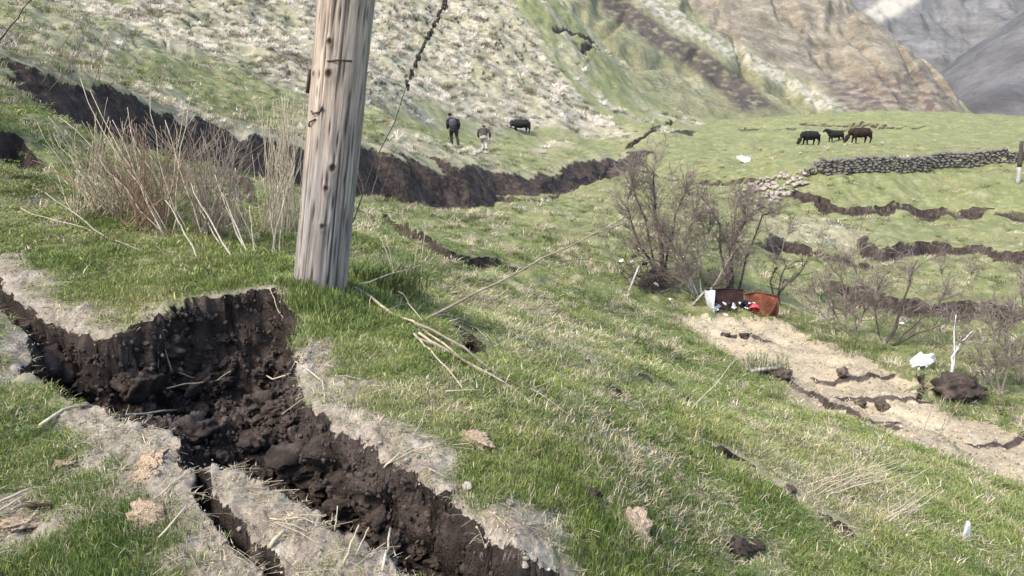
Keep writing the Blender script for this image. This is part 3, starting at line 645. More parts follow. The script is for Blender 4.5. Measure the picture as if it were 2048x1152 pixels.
    MB().tube([loc(612, 186, .02), loc(616, 160, .018), loc(619, 138, .02)], .012, 6).build('bracket', metal, root)
    root.rotation_euler.rotate_axis('Z', 0)
    return root
build_pole()

# ------------------------------------------------------------------ grass (uncountable: geometry-node instances of small tufts)
def blade_mat():
    m, nt, b = new_mat('grass_blade'); g = N(nt); a = g.n('ShaderNodeAttribute', attribute_name='tint', attribute_type='INSTANCER'); c = g.n('ShaderNodeAttribute', attribute_name='bl')
    col = g.mix(1.0, a.outputs['Color'], c.outputs['Color'], 'MULTIPLY'); g.l(col, b.inputs['Base Color']); b.inputs['Roughness'].default_value = .7
    tr = g.n('ShaderNodeBsdfTranslucent'); g.l(col, tr.inputs['Color']); mx = g.n('ShaderNodeMixShader'); mx.inputs[0].default_value = .3
    g.l(b.outputs[0], mx.inputs[1]); g.l(tr.outputs[0], mx.inputs[2]); o = [n for n in nt.nodes if n.type == 'OUTPUT_MATERIAL'][0]; g.l(mx.outputs[0], o.inputs[0]); return m
M['blade'] = blade_mat()
def tuft(name, n, spread, h, width, lean, seed, flat=0.0, strawf=.12):
    r = random.Random(seed); V = []; Fc = []; C = []
    for i in range(n):
        a = r.uniform(0, 6.283); d = spread * math.sqrt(r.random()); bx, by = d * math.cos(a), d * math.sin(a); la = r.uniform(0, 6.283) if r.random() < .5 else a + r.gauss(0, .5)
        H = h * r.uniform(.45, 1.15); ln = lean * r.uniform(.3, 1.3) * H; w = width * r.uniform(.6, 1.2); fl = r.random() < flat
        if fl: H2 = H * .12; ln = H * 1.2
        else: H2 = H
        ca, sa = math.cos(la), math.sin(la); px, py = -sa * w, ca * w; k = len(V)
        V += [(bx - px, by - py, -.006), (bx + px, by + py, -.006), (bx + ca * ln * .3 - px * .8, by + sa * ln * .3 - py * .8, H2 * .6), (bx + ca * ln * .3 + px * .8, by + sa * ln * .3 + py * .8, H2 * .6), (bx + ca * ln, by + sa * ln, H2)]
        Fc += [(k, k + 1, k + 3, k + 2), (k + 2, k + 3, k + 4)]
        br = r.uniform(.6, 1.3); c = (br * 1.7, br * 1.45, br * 1.9) if r.random() < strawf else (br * r.uniform(.85, 1.15), br, br * r.uniform(.8, 1.1)); C += [c] * 5
    me = pydata(name, V, Fc, False); set_col(me, 'bl', np.array(C)); me.materials.append(M['blade']); return bpy.data.objects.new(name, me)
def gn_scatter(name, protos, P, rot, scl, idx, tint, label, cat):
    pc = bpy.data.collections.new(name + '_source')
    for o in protos: pc.objects.link(o)
    me = bpy.data.meshes.new(name); me.vertices.add(len(P)); me.vertices.foreach_set('co', P.astype(np.float32).ravel()); me.update()
    me.attributes.new('rot', 'FLOAT_VECTOR', 'POINT').data.foreach_set('vector', rot.astype(np.float32).ravel())
    me.attributes.new('scl', 'FLOAT_VECTOR', 'POINT').data.foreach_set('vector', scl.astype(np.float32).ravel())
    me.attributes.new('idx', 'INT', 'POINT').data.foreach_set('value', idx.astype(np.int32)); set_col(me, 'tint', tint)
    o = link(name, me); ng = bpy.data.node_groups.new(name, 'GeometryNodeTree')
    ng.interface.new_socket('Geometry', in_out='INPUT', socket_type='NodeSocketGeometry'); ng.interface.new_socket('Geometry', in_out='OUTPUT', socket_type='NodeSocketGeometry')
    n = ng.nodes; gi = n.new('NodeGroupInput'); go = n.new('NodeGroupOutput'); iop = n.new('GeometryNodeInstanceOnPoints'); ci = n.new('GeometryNodeCollectionInfo')
    ci.inputs['Collection'].default_value = pc; ci.inputs['Separate Children'].default_value = True; ci.inputs['Reset Children'].default_value = True
    def na(nm, t):
        x = n.new('GeometryNodeInputNamedAttribute'); x.data_type = t; x.inputs['Name'].default_value = nm; return x.outputs['Attribute']
    iop.inputs['Pick Instance'].default_value = True; l = ng.links
    l.new(gi.outputs[0], iop.inputs['Points']); l.new(ci.outputs[0], iop.inputs['Instance']); l.new(na('idx', 'INT'), iop.inputs['Instance Index'])
    er = n.new('FunctionNodeEulerToRotation'); l.new(na('rot', 'FLOAT_VECTOR'), er.inputs[0]); l.new(er.outputs[0], iop.inputs['Rotation'])
    l.new(na('scl', 'FLOAT_VECTOR'), iop.inputs['Scale']); l.new(iop.outputs[0], go.inputs[0])
    md = o.modifiers.new('scatter', 'NODES'); md.node_group = ng
    return tag(o, label, cat, kind='stuff')
def tints(x, y, straw, dirt, R, far):
    n1 = fbm(x * .6, y * .6, 4, 301); n2 = fbm(x * 2.5, y * 2.5, 3, 303); k = n1 * .8 + n2 * .5 + R.normal(0, .28, len(x))
    G = np.array([[.085, .128, .030], [.145, .192, .048], [.220, .250, .078], [.31, .295, .125]]); q = np.clip((k + 1) * 1.5, 0, 2.999); i = q.astype(int); f = (q - i)[:, None]
    g = G[i] * (1 - f) + G[np.minimum(i + 1, 3)] * f
    st = np.array([.50, .43, .30]) * R.uniform(.55, 1.2, (len(x), 1)); ps = np.clip(straw * .8 + dirt * .55 + .10 + .28 * sstep(-.1, .7, fbm(x * .9, y * .9, 3, 305)) * (1 - .0 * far), 0, .97)
    return np.where((R.random(len(x)) < ps)[:, None], st, g)
def scatter_grass():
    R = np.random.RandomState(21); n = 84000
    t = np.radians(R.uniform(-41, 41, n)); r = np.exp(R.uniform(np.log(1.55), np.log(55), n)); x = np.sin(t) * r; y = np.cos(t) * r
    z, soil, dirt, straw, path, up = ground_lookup(x, y); up = up > .5
    bare = fbm(x * 1.8, y * 1.8, 3, 310) * .5 + .5
    for a_, b_ in ((1, 0), (-1, 0), (0, 1), (0, -1), (0, -2)):
        q = np.clip(r * .009, .02, .2); soil = np.maximum(soil, .9 * ground_lookup(x + a_ * q, y + b_ * q)[1])
    dens = (1 - sstep(.15, .5, soil)) * (1 - .86 * dirt) * (1 - .93 * path) * np.clip(1.25 - r / 40, .3, 1)
    # keep lips of the fissure ragged but clear
    k = R.random(n) < dens; x, y, z, r, dirt, straw, path, up = (a[k] for a in (x, y, z, r, dirt, straw, path, up)); n = len(x)
    tint = tints(x, y, straw, np.maximum(dirt, path), R, r > 15)
    lush = sstep(-.35, .5, fbm(x * 1.1, y * 1.1, 3, 312)); s = np.clip(r / 4.2, .7, 2.3) * R.uniform(.75, 1.3, n); hz = (.55 + .75 * lush) * R.uniform(.7, 1.3, n) * (1 - .45 * np.maximum(dirt, path)) * np.clip(1.0 - (r - 4) * .02, .6, 1) * .85
    pb = pick(640, 584); dp = np.hypot(x - pb.x, y - pb.y); hz = hz * (1 + 1.3 * np.exp(-(dp / .45) ** 2)); tint = np.where(((dp < .9) & (dirt < .3) & (R.random(n) < .8))[:, None], np.array([.165, .205, .058]) * R.uniform(.6, 1.4, (n, 1)), tint)
    scl = np.stack([s, s, hz], -1); rot = np.stack([R.normal(0, .12, n), R.normal(0, .12, n), R.uniform(0, 6.28, n)], -1)
    isst = tint[:, 2] > .13; idx = np.where(isst, R.randint(4, 8, n), R.randint(0, 4, n))
    pr = [tuft('blade_tuft_a%d' % i, 40, .075, .033, .0021, .8, 400 + i) for i in range(4)] + [tuft('blade_tuft_b%d' % i, 20, .085, .042, .0019, 1.3, 420 + i, .6, 0) for i in range(4)]
    gn_scatter('grass', pr, np.stack([x, y, z], -1), rot, scl, idx, tint, 'short green and straw coloured turf grass covering the ground', 'grass')
    # clumps that break up the turf further off
    n = 15000; t = np.radians(R.uniform(-39, 39, n)); r = np.exp(R.uniform(np.log(6.5), np.log(62), n)); x = np.sin(t) * r; y = np.cos(t) * r
    z, soil, dirt, straw, path, up = ground_lookup(x, y)
    for a_, b_ in ((1, 0), (-1, 0), (0, -1), (0, -2.5)): soil = np.maximum(soil, ground_lookup(x + a_ * .25, y + b_ * .25)[1])
    cl = fbm(x * .35, y * .35, 3, 340); k = (soil < .2) & (path < .2) & (R.random(n) < .45 + .6 * cl) & ((r < 42) | (R.random(n) < .35)); x, y, z, r, straw = (a[k] for a in (x, y, z, r, straw)); n = len(x)
    c = np.where((R.random(n) < .42)[:, None], np.array([.50, .435, .30]) * R.uniform(.6, 1.15, (n, 1)), np.array([.13, .155, .055]) * R.uniform(.6, 1.5, (n, 1))); s = np.clip(r / 22, .30, 1.1) * R.uniform(.5, 1.2, n)
    gn_scatter('grass', [tuft('clump_%d' % i, 46, .24, .16, .009, 1.5, 460 + i, .3, .15) for i in range(4)], np.stack([x, y, z], -1), np.stack([R.normal(0, .15, n), R.normal(0, .15, n), R.uniform(0, 6.28, n)], -1), np.stack([s, s, np.minimum(s * 1.2, .75)], -1), R.randint(0, 4, n), c, 'ragged green and straw grass clumps on the broken slope and terraces', 'grass')
    # pale tussocks on the upper hillside and matted straw further down
    n = 32000; t = np.radians(R.uniform(-38, 38, n)); r = np.exp(R.uniform(np.log(14), np.log(149), n)); x = np.sin(t) * r; y = np.cos(t) * r
    z, soil, dirt, straw, path, up = ground_lookup(x, y); up = up > .5; k = (R.random(n) < straw * 1.1 - .25) & (soil < .3) & (path < .3); x, y, z, r, straw, up = (a[k] for a in (x, y, z, r, straw, up)); n = len(x)
    kk = fbm(x * .3, y * .3, 3, 330) + R.normal(0, .35, n); c = np.array([.17, .155, .10]) + (np.array([.80, .73, .60]) - np.array([.17, .155, .10])) * sstep(-.7, .7, kk)[:, None]
    c = np.where((R.random(n) < .22)[:, None], np.array([.16, .165, .085]), c); s = np.clip(r / 60, .35, 1.7) * R.uniform(.5, 1.3, n)
    scl = np.stack([s, s, s * .8 * np.where(up, 1, .55)], -1); rot = np.stack([R.normal(.15, .15, n), R.normal(0, .15, n), R.uniform(-.8, .8, n)], -1)
    pr = [tuft('tussock_%d' % i, 60, .28, .34, .012, 1.5, 440 + i, .15, .1) for i in range(4)]
    gn_scatter('dry_grass', pr, np.stack([x, y, z], -1), rot, scl, R.randint(0, 4, n), c, 'pale bleached dry grass tussocks matted over the hillside', 'dry grass')
    # straw litter lying on bare earth beside the fissure
    n = 4200; t = np.radians(R.uniform(-40, 30, n)); r = np.exp(R.uniform(np.log(1.6), np.log(6.5), n)); x = np.sin(t) * r; y = np.cos(t) * r
    z, soil, dirt, straw, path, up = ground_lookup(x, y); up = up > .5; k = (R.random(n) < dirt * .8 + .10) & (soil < .25); x, y, z = x[k], y[k], z[k]; n = len(x)
    pr = []
    for i in range(5):
        q = random.Random(600 + i); mb = MB()
        for j in range(2): a = q.uniform(0, 6.28); L = q.uniform(.03, .09); c = Vector((q.uniform(-.03, .03), q.uniform(-.03, .03), .006)); d = Vector((math.cos(a), math.sin(a), q.uniform(-.05, .2))) * L; mb.tube([c - d, c + d * .1 + Vector((0, 0, .006)), c + d], .0012, 3, False)
        me = pydata('straw_bit_%d' % i, mb.v, mb.f); set_col(me, 'bl', np.ones((len(mb.v), 3))); me.materials.append(M['blade']); pr.append(bpy.data.objects.new('straw_bit_%d' % i, me))
    s = R.uniform(.5, 1.5, n); gn_scatter('straw_litter', pr, np.stack([x, y, z], -1), np.stack([R.normal(0, .2, n), R.normal(0, .2, n), R.uniform(0, 6.28, n)], -1), np.stack([s, s, s], -1), R.randint(0, 5, n), np.array([.46, .39, .27]) * R.uniform(.5, 1.2, (n, 1)), 'scattered bits of dry straw on bare earth by the fissure', 'straw')
scatter_grass()

def scatter_crumbs():
    R = np.random.RandomState(77); pr = []
    m, nt, b = new_mat('crumb'); g = N(nt); a = g.n('ShaderNodeAttribute', attribute_name='tint', attribute_type='INSTANCER'); g.l(g.mix(1.0, a.outputs['Color'], g.ramp(g.noise(40, 4, .7, g.pos()), [(.3, .6), (.7, 1.3)]), 'MULTIPLY'), b.inputs['Base Color'])
    for i in range(6):
        me = rock_mesh('crumb', 860 + i, 1, .8, .3, True); me.materials.append(m); pr.append(bpy.data.objects.new('crumb_%d' % i, me))
    rv = np.hypot(V[:, 0], V[:, 1]); w = RR.ravel() ** 2
    def put(sel, n, lo, hi_, col, name, label):
        k = np.flatnonzero(sel); p = w[k] / w[k].sum(); k = R.choice(k, n, p=p); P = V[k] + R.normal(0, .008, (n, 3)); s_ = np.exp(R.uniform(np.log(lo), np.log(hi_), n)); s_ = np.stack([s_, s_ * R.uniform(.6, 1, n), s_ * R.uniform(.5, 1, n)], -1)
        gn_scatter(name, pr, P, R.uniform(0, 6.28, (n, 3)), s_, R.randint(0, 6, n), np.array(col) * R.uniform(.55, 1.5, (n, 1)), label, 'soil')
    put((gsoil > .9) & (rv < 6) & (rv > 1.6) & (np.abs(GX) < 3.2), 15000, .008, .055, (.055, .041, .033), 'soil_crumbs', 'crumbly dark soil crumbs covering the walls and floor of the fissure')
    put((gdirt > .5) & (gsoil < .1) & (rv < 5.5) & (rv > 1.6), 2200, .004, .018, (.27, .225, .165), 'dirt_crumbs', 'loose pale dirt crumbs on the bare rim of the fissure')
    put((gpath > .8) & (gsoil < .3), 2600, .015, .08, (.29, .235, .16), 'path_gravel', 'loose gravel and clods scattered over the tan path')
scatter_crumbs()

M['branch'] = plain('branch_bark', (.19, .155, .11), .9, .35, 14, .01)
# ------------------------------------------------------------------ soil clods and lumps
CLODS = [rock_mesh('clod', 700 + i, 4, .75, .42) for i in range(6)]
for c_ in CLODS: c_.materials.append(M['soil'])
LUMP = [rock_mesh('earth_lump', 720 + i, 4, .75, .35) for i in range(3)]
for c_ in LUMP: c_.materials.append(M['lump'])
def clod(name, px, py, size, label, group=None, cat='clod', sink=.25, mesh=None, seed=0, mat=None, flat=1.0, wide=1.0):
    p = pick(px, py)
    if p is None: return
    r = random.Random(seed + int(px) * 7 + int(py)); me = mesh or CLODS[r.randrange(len(CLODS))]
    o = bpy.data.objects.new(name, me); COL.objects.link(o); s = size * r.uniform(.9, 1.1); o.scale = (s * wide, s * r.uniform(.8, 1.1), s * r.uniform(.8, 1.0) * flat)
    o.rotation_euler = (r.uniform(-.5, .5), r.uniform(-.5, .5), r.uniform(0, 6.28)) if wide == 1.0 else (r.uniform(-.1, .1), r.uniform(-.1, .1), r.uniform(-.2, .2)); o.location = p + Vector((0, 0, s * .4 * flat * (1 - 2 * sink)))
    return tag(o, label, cat, group)
rc = random.Random(31); fpoly = np.array(FISS_PX, float); k = 0
while k < 110:
    px, py = rc.uniform(40, 1040), rc.uniform(600, 1140)
    if not inside(np.array([px]), np.array([py]), fpoly)[0] or pick_up(px, py) < .4 or (lambda p: p.z > float(z_dn(np.array([p.x]), np.array([p.y]))[0]) - .28)(pick(px, py)): continue
    clod('soil_clod', px, py, rc.choice([.03, .04, .05, .06, .08, .10, .13]), 'dark brown crumbly soil clod lying inside the open fissure', 'soil clods in the fissure', seed=k); k += 1
for px, py, s, lb in [(330,700,.24,'rounded soil lump in the dark hollow under the turf edge'),(110,735,.30,'big soil lump at the left end of the fissure'),(280,775,.26,'soil lump left of the slumped block in the fissure'),(400,775,.26,'soil lump under the forked stick in the fissure'),
  (540,810,.24,'soil lump against the right wall of the wide hollow'),(600,930,.26,'large lump jammed in the fissure above the pale strip'),(390,865,.2,'soil lump at the head of the narrow crack'),(690,1015,.16,'soil lump deep in the lower right part of the fissure')]:
    clod('soil_clod', px, py, s, lb, 'big soil lumps in the fissure', sink=.42, seed=3)
clod('earth_lump', 1916, 800, .58, 'large dark lump of earth at the right edge of the path', cat='earth lump', sink=.05, wide=1.15, mesh=CLODS[2])
clod('earth_lump', 1562, 760, .34, 'dark lump of earth with dry stalks at the left edge of the path', cat='earth lump', sink=.1, mesh=LUMP[1])
clod('earth_lump', 1686, 752, .22, 'small rounded brown lump in the middle of the path', cat='earth lump', sink=.1, mesh=LUMP[1])
clod('earth_lump', 1760, 818, .30, 'flat topped brown lump beside a crack in the path', cat='earth lump', sink=.2, mesh=LUMP[1])
clod('earth_lump', 1718, 812, .18, 'low brown lump left of the flat topped lump on the path', cat='earth lump', sink=.2, mesh=LUMP[1])
for i, (px, py, s) in enumerate([(1225,790,.12),(1290,768,.14),(1365,808,.14),(1478,1108,.14),(1510,1098,.1),(1575,990,.12),(1180,1000,.1),(940,690,.12),(1490,675,.16),(1455,672,.12),(1440,905,.08)]):
    clod('soil_clod', px, py, s, 'small loose soil clod on the grassy slope below the pole', 'loose clods on the slope', seed=i)

# ------------------------------------------------------------------ dried dung, stones by the fissure
DUNG = [rock_mesh('dung', 740 + i, 4, .35, .7) for i in range(3)]
for c_ in DUNG: c_.materials.append(M['dung'])
for i, (px, py, s, lb) in enumerate([(955,888,.16,'round tan dried dung pat on the grass right of the fissure'),(1262,1068,.18,'broken tan dried dung pat low on the slope near the bottom edge'),
  (300,935,.13,'tan dried dung pat by the top of the narrow crack'),(285,960,.10,'small tan dung crumb just below the dung pat by the narrow crack'),(75,1015,.11,'tan dried dung pat at the far left of the near turf'),
  (40,1055,.12,'small tan dung lump below the far left dung pat'),(298,1035,.10,'tan dung crumb on the turf left of the narrow crack'),(125,930,.08,'tiny tan dung crumb on the left turf'),(1140,688,.14,'pale dried dung pat among the dry grass on the slope')]):
    clod('dung_pat', px, py, s, lb, 'dried dung pats', 'dung', sink=.2, mesh=DUNG[i % 3], flat=.6)
PEB = [rock_mesh('stone', 760 + i, 2, .7, .15, True) for i in range(5)]
for c_ in PEB: c_.materials.append(M['stone2'])
for i, (px, py, s) in enumerate([(250,832,.035),(290,618,.05),(735,882,.05),(760,888,.045),(815,925,.07),(935,978,.08),(905,985,.06),(1060,1050,.05),(1052,1120,.05),(1050,1135,.06),(560,628,.05),(480,1062,.05),(452,1085,.045),(620,705,.05),(835,915,.04),(1020,1010,.06)]):
    clod('stone', px, py, s * .55, 'small pale stone lying on the crumbled rim of the fissure', 'small stones on the fissure rim', 'stone', sink=.1, mesh=PEB[i % 5])

# ------------------------------------------------------------------ sticks and fallen branches
def gp(px, py, lift=.02):
    p = pick(px, py); return p + Vector((0, 0, lift))
def stick(name, a, b, r0, r1, mat, label, group=None, amp=.02, n=7, cat='stick', side=(), free=None):
    A = gp(*a); B = free if free is not None else gp(*b); rs = random.Random(int(a[0] * 3 + a[1])); pts = wob(A, B, n, amp, rs); root = empty(name, A)
    if free is None:
        for i in range(1, n):
            t = i / n; q = pick(a[0] + (b[0] - a[0]) * t, a[1] + (b[1] - a[1]) * t); h = max(q.z, gz_at(pts[i].x, pts[i].y)) if abs(q.y - pts[i].y) < .3 else gz_at(pts[i].x, pts[i].y); pts[i].z = max(pts[i].z, h + r0 + .008)
    r0 *= .7; r1 *= .7
    MB().tube([p - A for p in pts], taper(r0, r1, n), 7).build('stem', mat, root)
    for (t, px, py, dY) in side:
        i = int(t * n); s0 = pts[i]; e = at(px, py, s0.y + dY); m = 4; MB().tube([p - A for p in wob(s0, e, m, .03, rs)], taper(r0 * (1 - t * .5) * .6, r1 * .7, m), 5).build('side_twig', mat, root)
    return tag(root, label, cat, group)
S1, S2 = M['straw'], M['straw2']
stick('stick', (82,862,.03), (358,829,.03), .013, .009, S2, 'long pale stick lying on the bare near rim of the fissure', amp=.008, side=[(.75, 330, 843, 0)])
stick('stick', (535,774,.08), (650,802,.02), .007, .005, S2, 'pale stick bridging the fissure to its right rim', side=[(.5, 740, 830, -.2)])
stick('stick', (335,792,.05), (470,768,.05), .007, .004, S1, 'thin forked stick on the slumped soil block in the fissure', side=[(.8, 462, 742, 0)])
stick('stick', (318,750,.05), (400,772,.05), .008, .005, S2, 'short pale stick on the soil block left of the forked stick')
stick('root', (262,636,.0), None, .006, .004, S2, 'pale root hanging down over the dark hollow of the fissure', cat='root', free=at(276, 712, pick(262, 636).y - .12))
stick('root', (540,580,.01), None, .005, .003, S1, 'thin bent root dangling from the turf below the pole', cat='root', amp=.06, free=at(570, 640, pick(540, 580).y - .15))
stick('stick', (600,732,.03), (622,700,.05), .006, .004, S1, 'short straw coloured stick on the rim right of the hollow')
stick('stick', (768,944,.02), (800,922,.04), .006, .005, S2, 'tiny pale stick poking over the right rim of the fissure')
stick('stick', (688,1140,.02), None, .008, .004, S1, 'tan stalk standing up beside the narrow strip at the bottom', free=at(718, 1050, pick(688, 1140).y + .02))
stick('stick', (712,1120,.02), None, .005, .003, S1, 'thin tan stalk leaning beside the taller stalk at the bottom', free=at(738, 1055, pick(712, 1120).y + .02))
stick('stick', (670,1070,.02), None, .005, .003, S2, 'short pale stalk at the edge of the strip between the cracks', free=at(675, 1012, pick(670, 1070).y))
stick('stick', (540,1042,.012), (640,1052,.012), .005, .003, S1, 'pale stick lying across the strip between the cracks')
stick('stick', (540,1100,.01), (570,1075,.03), .012, .011, S1, 'short thick cut stem on the strip between the cracks', n=3)
stick('stick', (0,1018,.03), (62,995,.04), .010, .007, S1, 'grey stick lying at the left edge of the near turf')
stick('stick', (0,1035,.03), (50,1010,.04), .007, .005, S1, 'thinner stick just below the grey stick at the left edge')
stick('stick', (310,1005,.02), (400,1004,.02), .006, .004, S2, 'pale straw stick lying left of the narrow crack')
stick('stick', (318,1085,.02), (375,1030,.04), .006, .004, S2, 'straw stick lying diagonally on the turf left of the narrow crack')
stick('stick', (765,1152,.02), (812,1130,.04), .007, .005, S2, 'pale stick at the bottom end of the strip')
for i, (a, b, c, lb) in enumerate([((708,588),(1008,780),.016,'longest grey branch running down from the pole'),((830,660),(1150,855),.014,'uppermost branch of the fallen bundle on the slope'),((838,680),(1110,845),.013,'second branch of the fallen bundle on the slope'),
   ((832,690),(1190,900),.011,'third branch of the fallen bundle on the slope'),((828,682),(945,800),.010,'short curved branch at the near side of the fallen bundle'),((870,645),(1028,668),.012,'straight branch lying level above the fallen bundle'),((780,575),(845,655),.010,'short branch crossing the top of the fallen bundle'),
   ((1080,690),(1118,718),.007,'small bare twig on the slope right of the bundle'),((1120,720),(1175,685),.006,'thin twig crossing the small bare twig'),((770,640),(870,615),.006,'thin pale twig on the grass right of the pole')]):
    stick('fallen_branch', a + (.05,), b + (.05,), c, c * .45, M['branch'] if i % 2 else S1, lb, 'fallen branches below the pole', .018, 9, 'branch')
rq = random.Random(88)
for k in range(18):
    px, py = rq.uniform(730, 1150), rq.uniform(575, 800); L = rq.uniform(25, 80); a_ = rq.choice([.6, .6, .7, -.5, .1]) + rq.gauss(0, .2)
    stick('twig', (px, py, .03), (px + L * math.cos(a_), py + L * math.sin(a_), .04), .006, .003, rq.choice([S1, S2, M['branch']]), 'thin dry twig lying among the grass on the slope below the pole', 'thin twigs on the slope', .03, 5, 'twig')
def grass_bush(px, py, n, spread, h, col, label, seed):
    o = tuft('grass_clump', n, spread, h, .004, 1.1, seed, .15, .2); me = o.data; me.materials.clear(); me.materials.append(plain('clump_green_%d' % seed, col, .8, .4, 25)); COL.objects.link(o); p = pick(px, py); o.location = p
    return tag(o, label, 'grass clump', 'coarse grass clumps')
grass_bush(775, 580, 420, .34, .30, (.075, .095, .030), 'dark green coarse grass clump just right of the pole', 31)
grass_bush(735, 570, 200, .2, .22, (.10, .13, .036), 'smaller green grass clump touching the right foot of the pole', 32)
grass_bush(1530, 735, 260, .4, .26, (.075, .095, .03), 'dark grass clump above the log at the left edge of the path', 33)
grass_bush(1180, 600, 300, .5, .22, (.10, .14, .045), 'green grass clump on the slope below the rubbish heap', 34)
grass_bush(1700, 690, 320, .6, .25, (.085, .11, .035), 'dark green grass clump along the right bank of the path', 35)
grass_bush(1610, 660, 300, .55, .25, (.085, .11, .035), 'dark green grass clump right of the rusty trough', 36)
b0 = pick(848, 645)
stick('fallen_branch', (848,645,.02), None, .016, .006, M['branch'], 'long bare branch rising out of the bundle towards the shrub', 'fallen branches below the pole', .008, 9, 'branch', side=[(.85, 1282, 430, .2), (.6, 1180, 520, .3)], free=at(1262, 428, b0.y + .6))
b1 = pick(715, 585)
stick('fallen_branch', (715,582,.05), None, .010, .004, S1, 'thin branch leaning right beside the foot of the pole', None, .02, 7, 'branch', side=[(.5, 800, 530, .2)], free=at(872, 510, b1.y + 1.0))
stick('fallen_branch', (1058,640,.02), None, .010, .004, M['barkp'], 'short slanting twig standing on the slope right of the long branch', None, .015, 6, 'branch', free=at(1108, 588, pick(1058, 640).y + .3))
stick('dry_stalk', (1376,826,.0), None, .008, .003, S2, 'tall pale stalk leaning right above the dark scar on the slope', None, .015, 6, 'stalk', free=at(1478, 712, pick(1376, 826).y + .4))
stick('stick', (1500,748,.05), (1560,742,.05), .05, .045, M['wood'], 'grey log half buried at the left edge of the path', n=4)

# ------------------------------------------------------------------ dead weeds: each plant a thing of stalks
def weed(px, py, stalks, label, mat, name='dead_weed', rad=.006, group='dead weeds on the turf', heads=0, twig=2):
    A = pick(px, py); root = empty(name, A); rs = random.Random(int(px + py))
    for (bx, by, tx, ty, dY) in stalks:
        B = pick(bx, by) or A
        if (B - A).length > 1.6: B = A + (B - A).normalized() * .3
        T = at(tx, ty, B.y + dY); n = 7; pts = wob(B - Vector((0, 0, .03)), T, n, .018, rs); mb = MB().tube([p - A for p in pts], taper(rad * rs.uniform(.8, 1.2), rad * .4, n), 5)
        L = (T - B).length
        for k in range(twig):
            i = rs.randrange(3, n); d = ((T - B).normalized() + Vector((rs.uniform(-.7, .7), rs.uniform(-.7, .7), rs.uniform(-.1, .5)))).normalized(); mb.tube([p - A for p in wob(pts[i], pts[i] + d * L * rs.uniform(.08, .25), 3, .03, rs)], taper(rad * .4, rad * .2, 3), 3)
        o = mb.build('stalk', mat, root)
        for k in range(heads):
            i = n - .25 - k * .105 + rs.uniform(-.05, .05); q = pts[int(i)].lerp(pts[min(int(i) + 1, n)], i % 1)
            hb = MB()
            for j in range(rs.randint(3, 7)): z_ = rs.uniform(.012, .027); hb.blob(q - A + Vector((rs.uniform(-.025, .025), rs.uniform(-.02, .02), rs.uniform(-.05, .05))), z_, z_, z_ * 1.5, None, 6, 4)
            hb.build('seed_head', mat, o)
    return tag(root, label, 'weed', group)
rw = random.Random(77)
def fan(px, py, n, w, h, lean, dyr=.5, spread=60):
    return [(px + rw.uniform(-spread, spread), py + rw.uniform(-12, 12), px + lean + rw.gauss(0, w), py - h * rw.uniform(.45, 1.1), rw.uniform(-dyr, dyr)) for _ in range(n)]
weed(335, 470, [(335,480,180,180,.4),(345,475,160,155,.5),(330,470,225,240,.2),(350,480,120,235,.3),(360,470,300,190,.2),(325,465,370,200,.3),(340,475,390,170,.5),(300,440,255,215,.2),(380,470,260,260,.3),(410,480,330,240,.2)], 'tall fan of dead stalks rising left of the pole', M['straw'], rad=.0065)
weed(300, 440, fan(290, 450, 80, 85, 200, -20), 'reddish brown thicket of dead stems in the middle of the left turf', M['reed'], rad=.0045, twig=3)
weed(200, 430, fan(205, 430, 60, 70, 190, -30), 'pale tangle of dry stalks at the left end of the dead weeds', M['straw'], rad=.0045)
weed(480, 500, [(470,520,382,365,.3),(500,510,440,380,.2),(520,500,470,400,.1),(510,515,500,410,.1),(550,510,540,420,.1),(560,510,566,380,.2),(450,500,400,420,.2),(540,505,590,330,.2),(495,505,430,350,.4)], 'thick pale dry stalks standing just left of the pole', M['straw2'], rad=.0075, twig=1)
weed(570, 450, fan(560, 465, 80, 28, 260, 0, .5, 40), 'dense stand of thin tan stalks against the left side of the pole', M['straw'], rad=.005, twig=1)
weed(440, 470, fan(440, 470, 60, 50, 230, -10), 'sparse upright grey stalks between the reddish thicket and the pole', M['twig'], rad=.005)
weed(230, 490, [(345,440,110,498,-.5),(230,480,90,385,.0),(150,390,40,415,.0),(400,520,330,400,.2),(300,500,230,480,-.1)], 'fallen pale stalks lying low over the left turf', M['straw2'], rad=.007, twig=1)
weed(380, 400, fan(380, 410, 60, 120, 170, -20, .8, 130), 'tangled brown dead stems filling the bank behind the tall stalks', M['branch'], rad=.004, twig=3)
weed(735, 420, [(712,440,700,250,.3),(730,430,760,330,.3),(745,430,790,300,.4),(720,450,765,300,.5),(700,560,704,330,.1)], 'thin dry stalks just right of the pole', M['twig'], rad=.005)
weed(810, 545, [(800,560,730,420,.3),(820,560,840,470,.3),(790,565,770,470,.2),(840,560,850,460,.3)], 'small spray of dry stalks on the dark tuft right of the pole', M['straw'], rad=.006)
weed(1700, 960, fan(1690, 980, 30, 60, 70, 40, .2, 90), 'low tangle of dry grass stalks on the lower right slope', M['straw'], rad=.005, twig=1)
weed(1780, 1040, fan(1790, 1040, 16, 60, 60, 40, .2, 60), 'thin dry stalks above the bottom right corner', M['straw2'], rad=.005, twig=1)
weed(1840, 880, [(1850,905,1935,790,.5),(1830,900,1870,800,.4),(1870,890,1900,810,.4),(1790,1010,1800,950,.1)], 'few thin stalks standing on the lower edge of the path', M['twig'], rad=.006)
weed(1660, 640, fan(1650, 650, 30, 50, 60, 10, .4, 50), 'pale arching dry grass right of the rusty trough', M['straw2'], rad=.008, twig=1)
weed(120, 170, fan(150, 170, 8, 40, 140, 10, .5, 90), 'thin dark stems on the upper left grass', M['twig'], rad=.008)
weed(480, 230, fan(480, 240, 9, 60, 120, 10, .5, 110), 'thin grey stems on the bank left of the pole', M['twig'], rad=.008)
A = pick(704, 446)
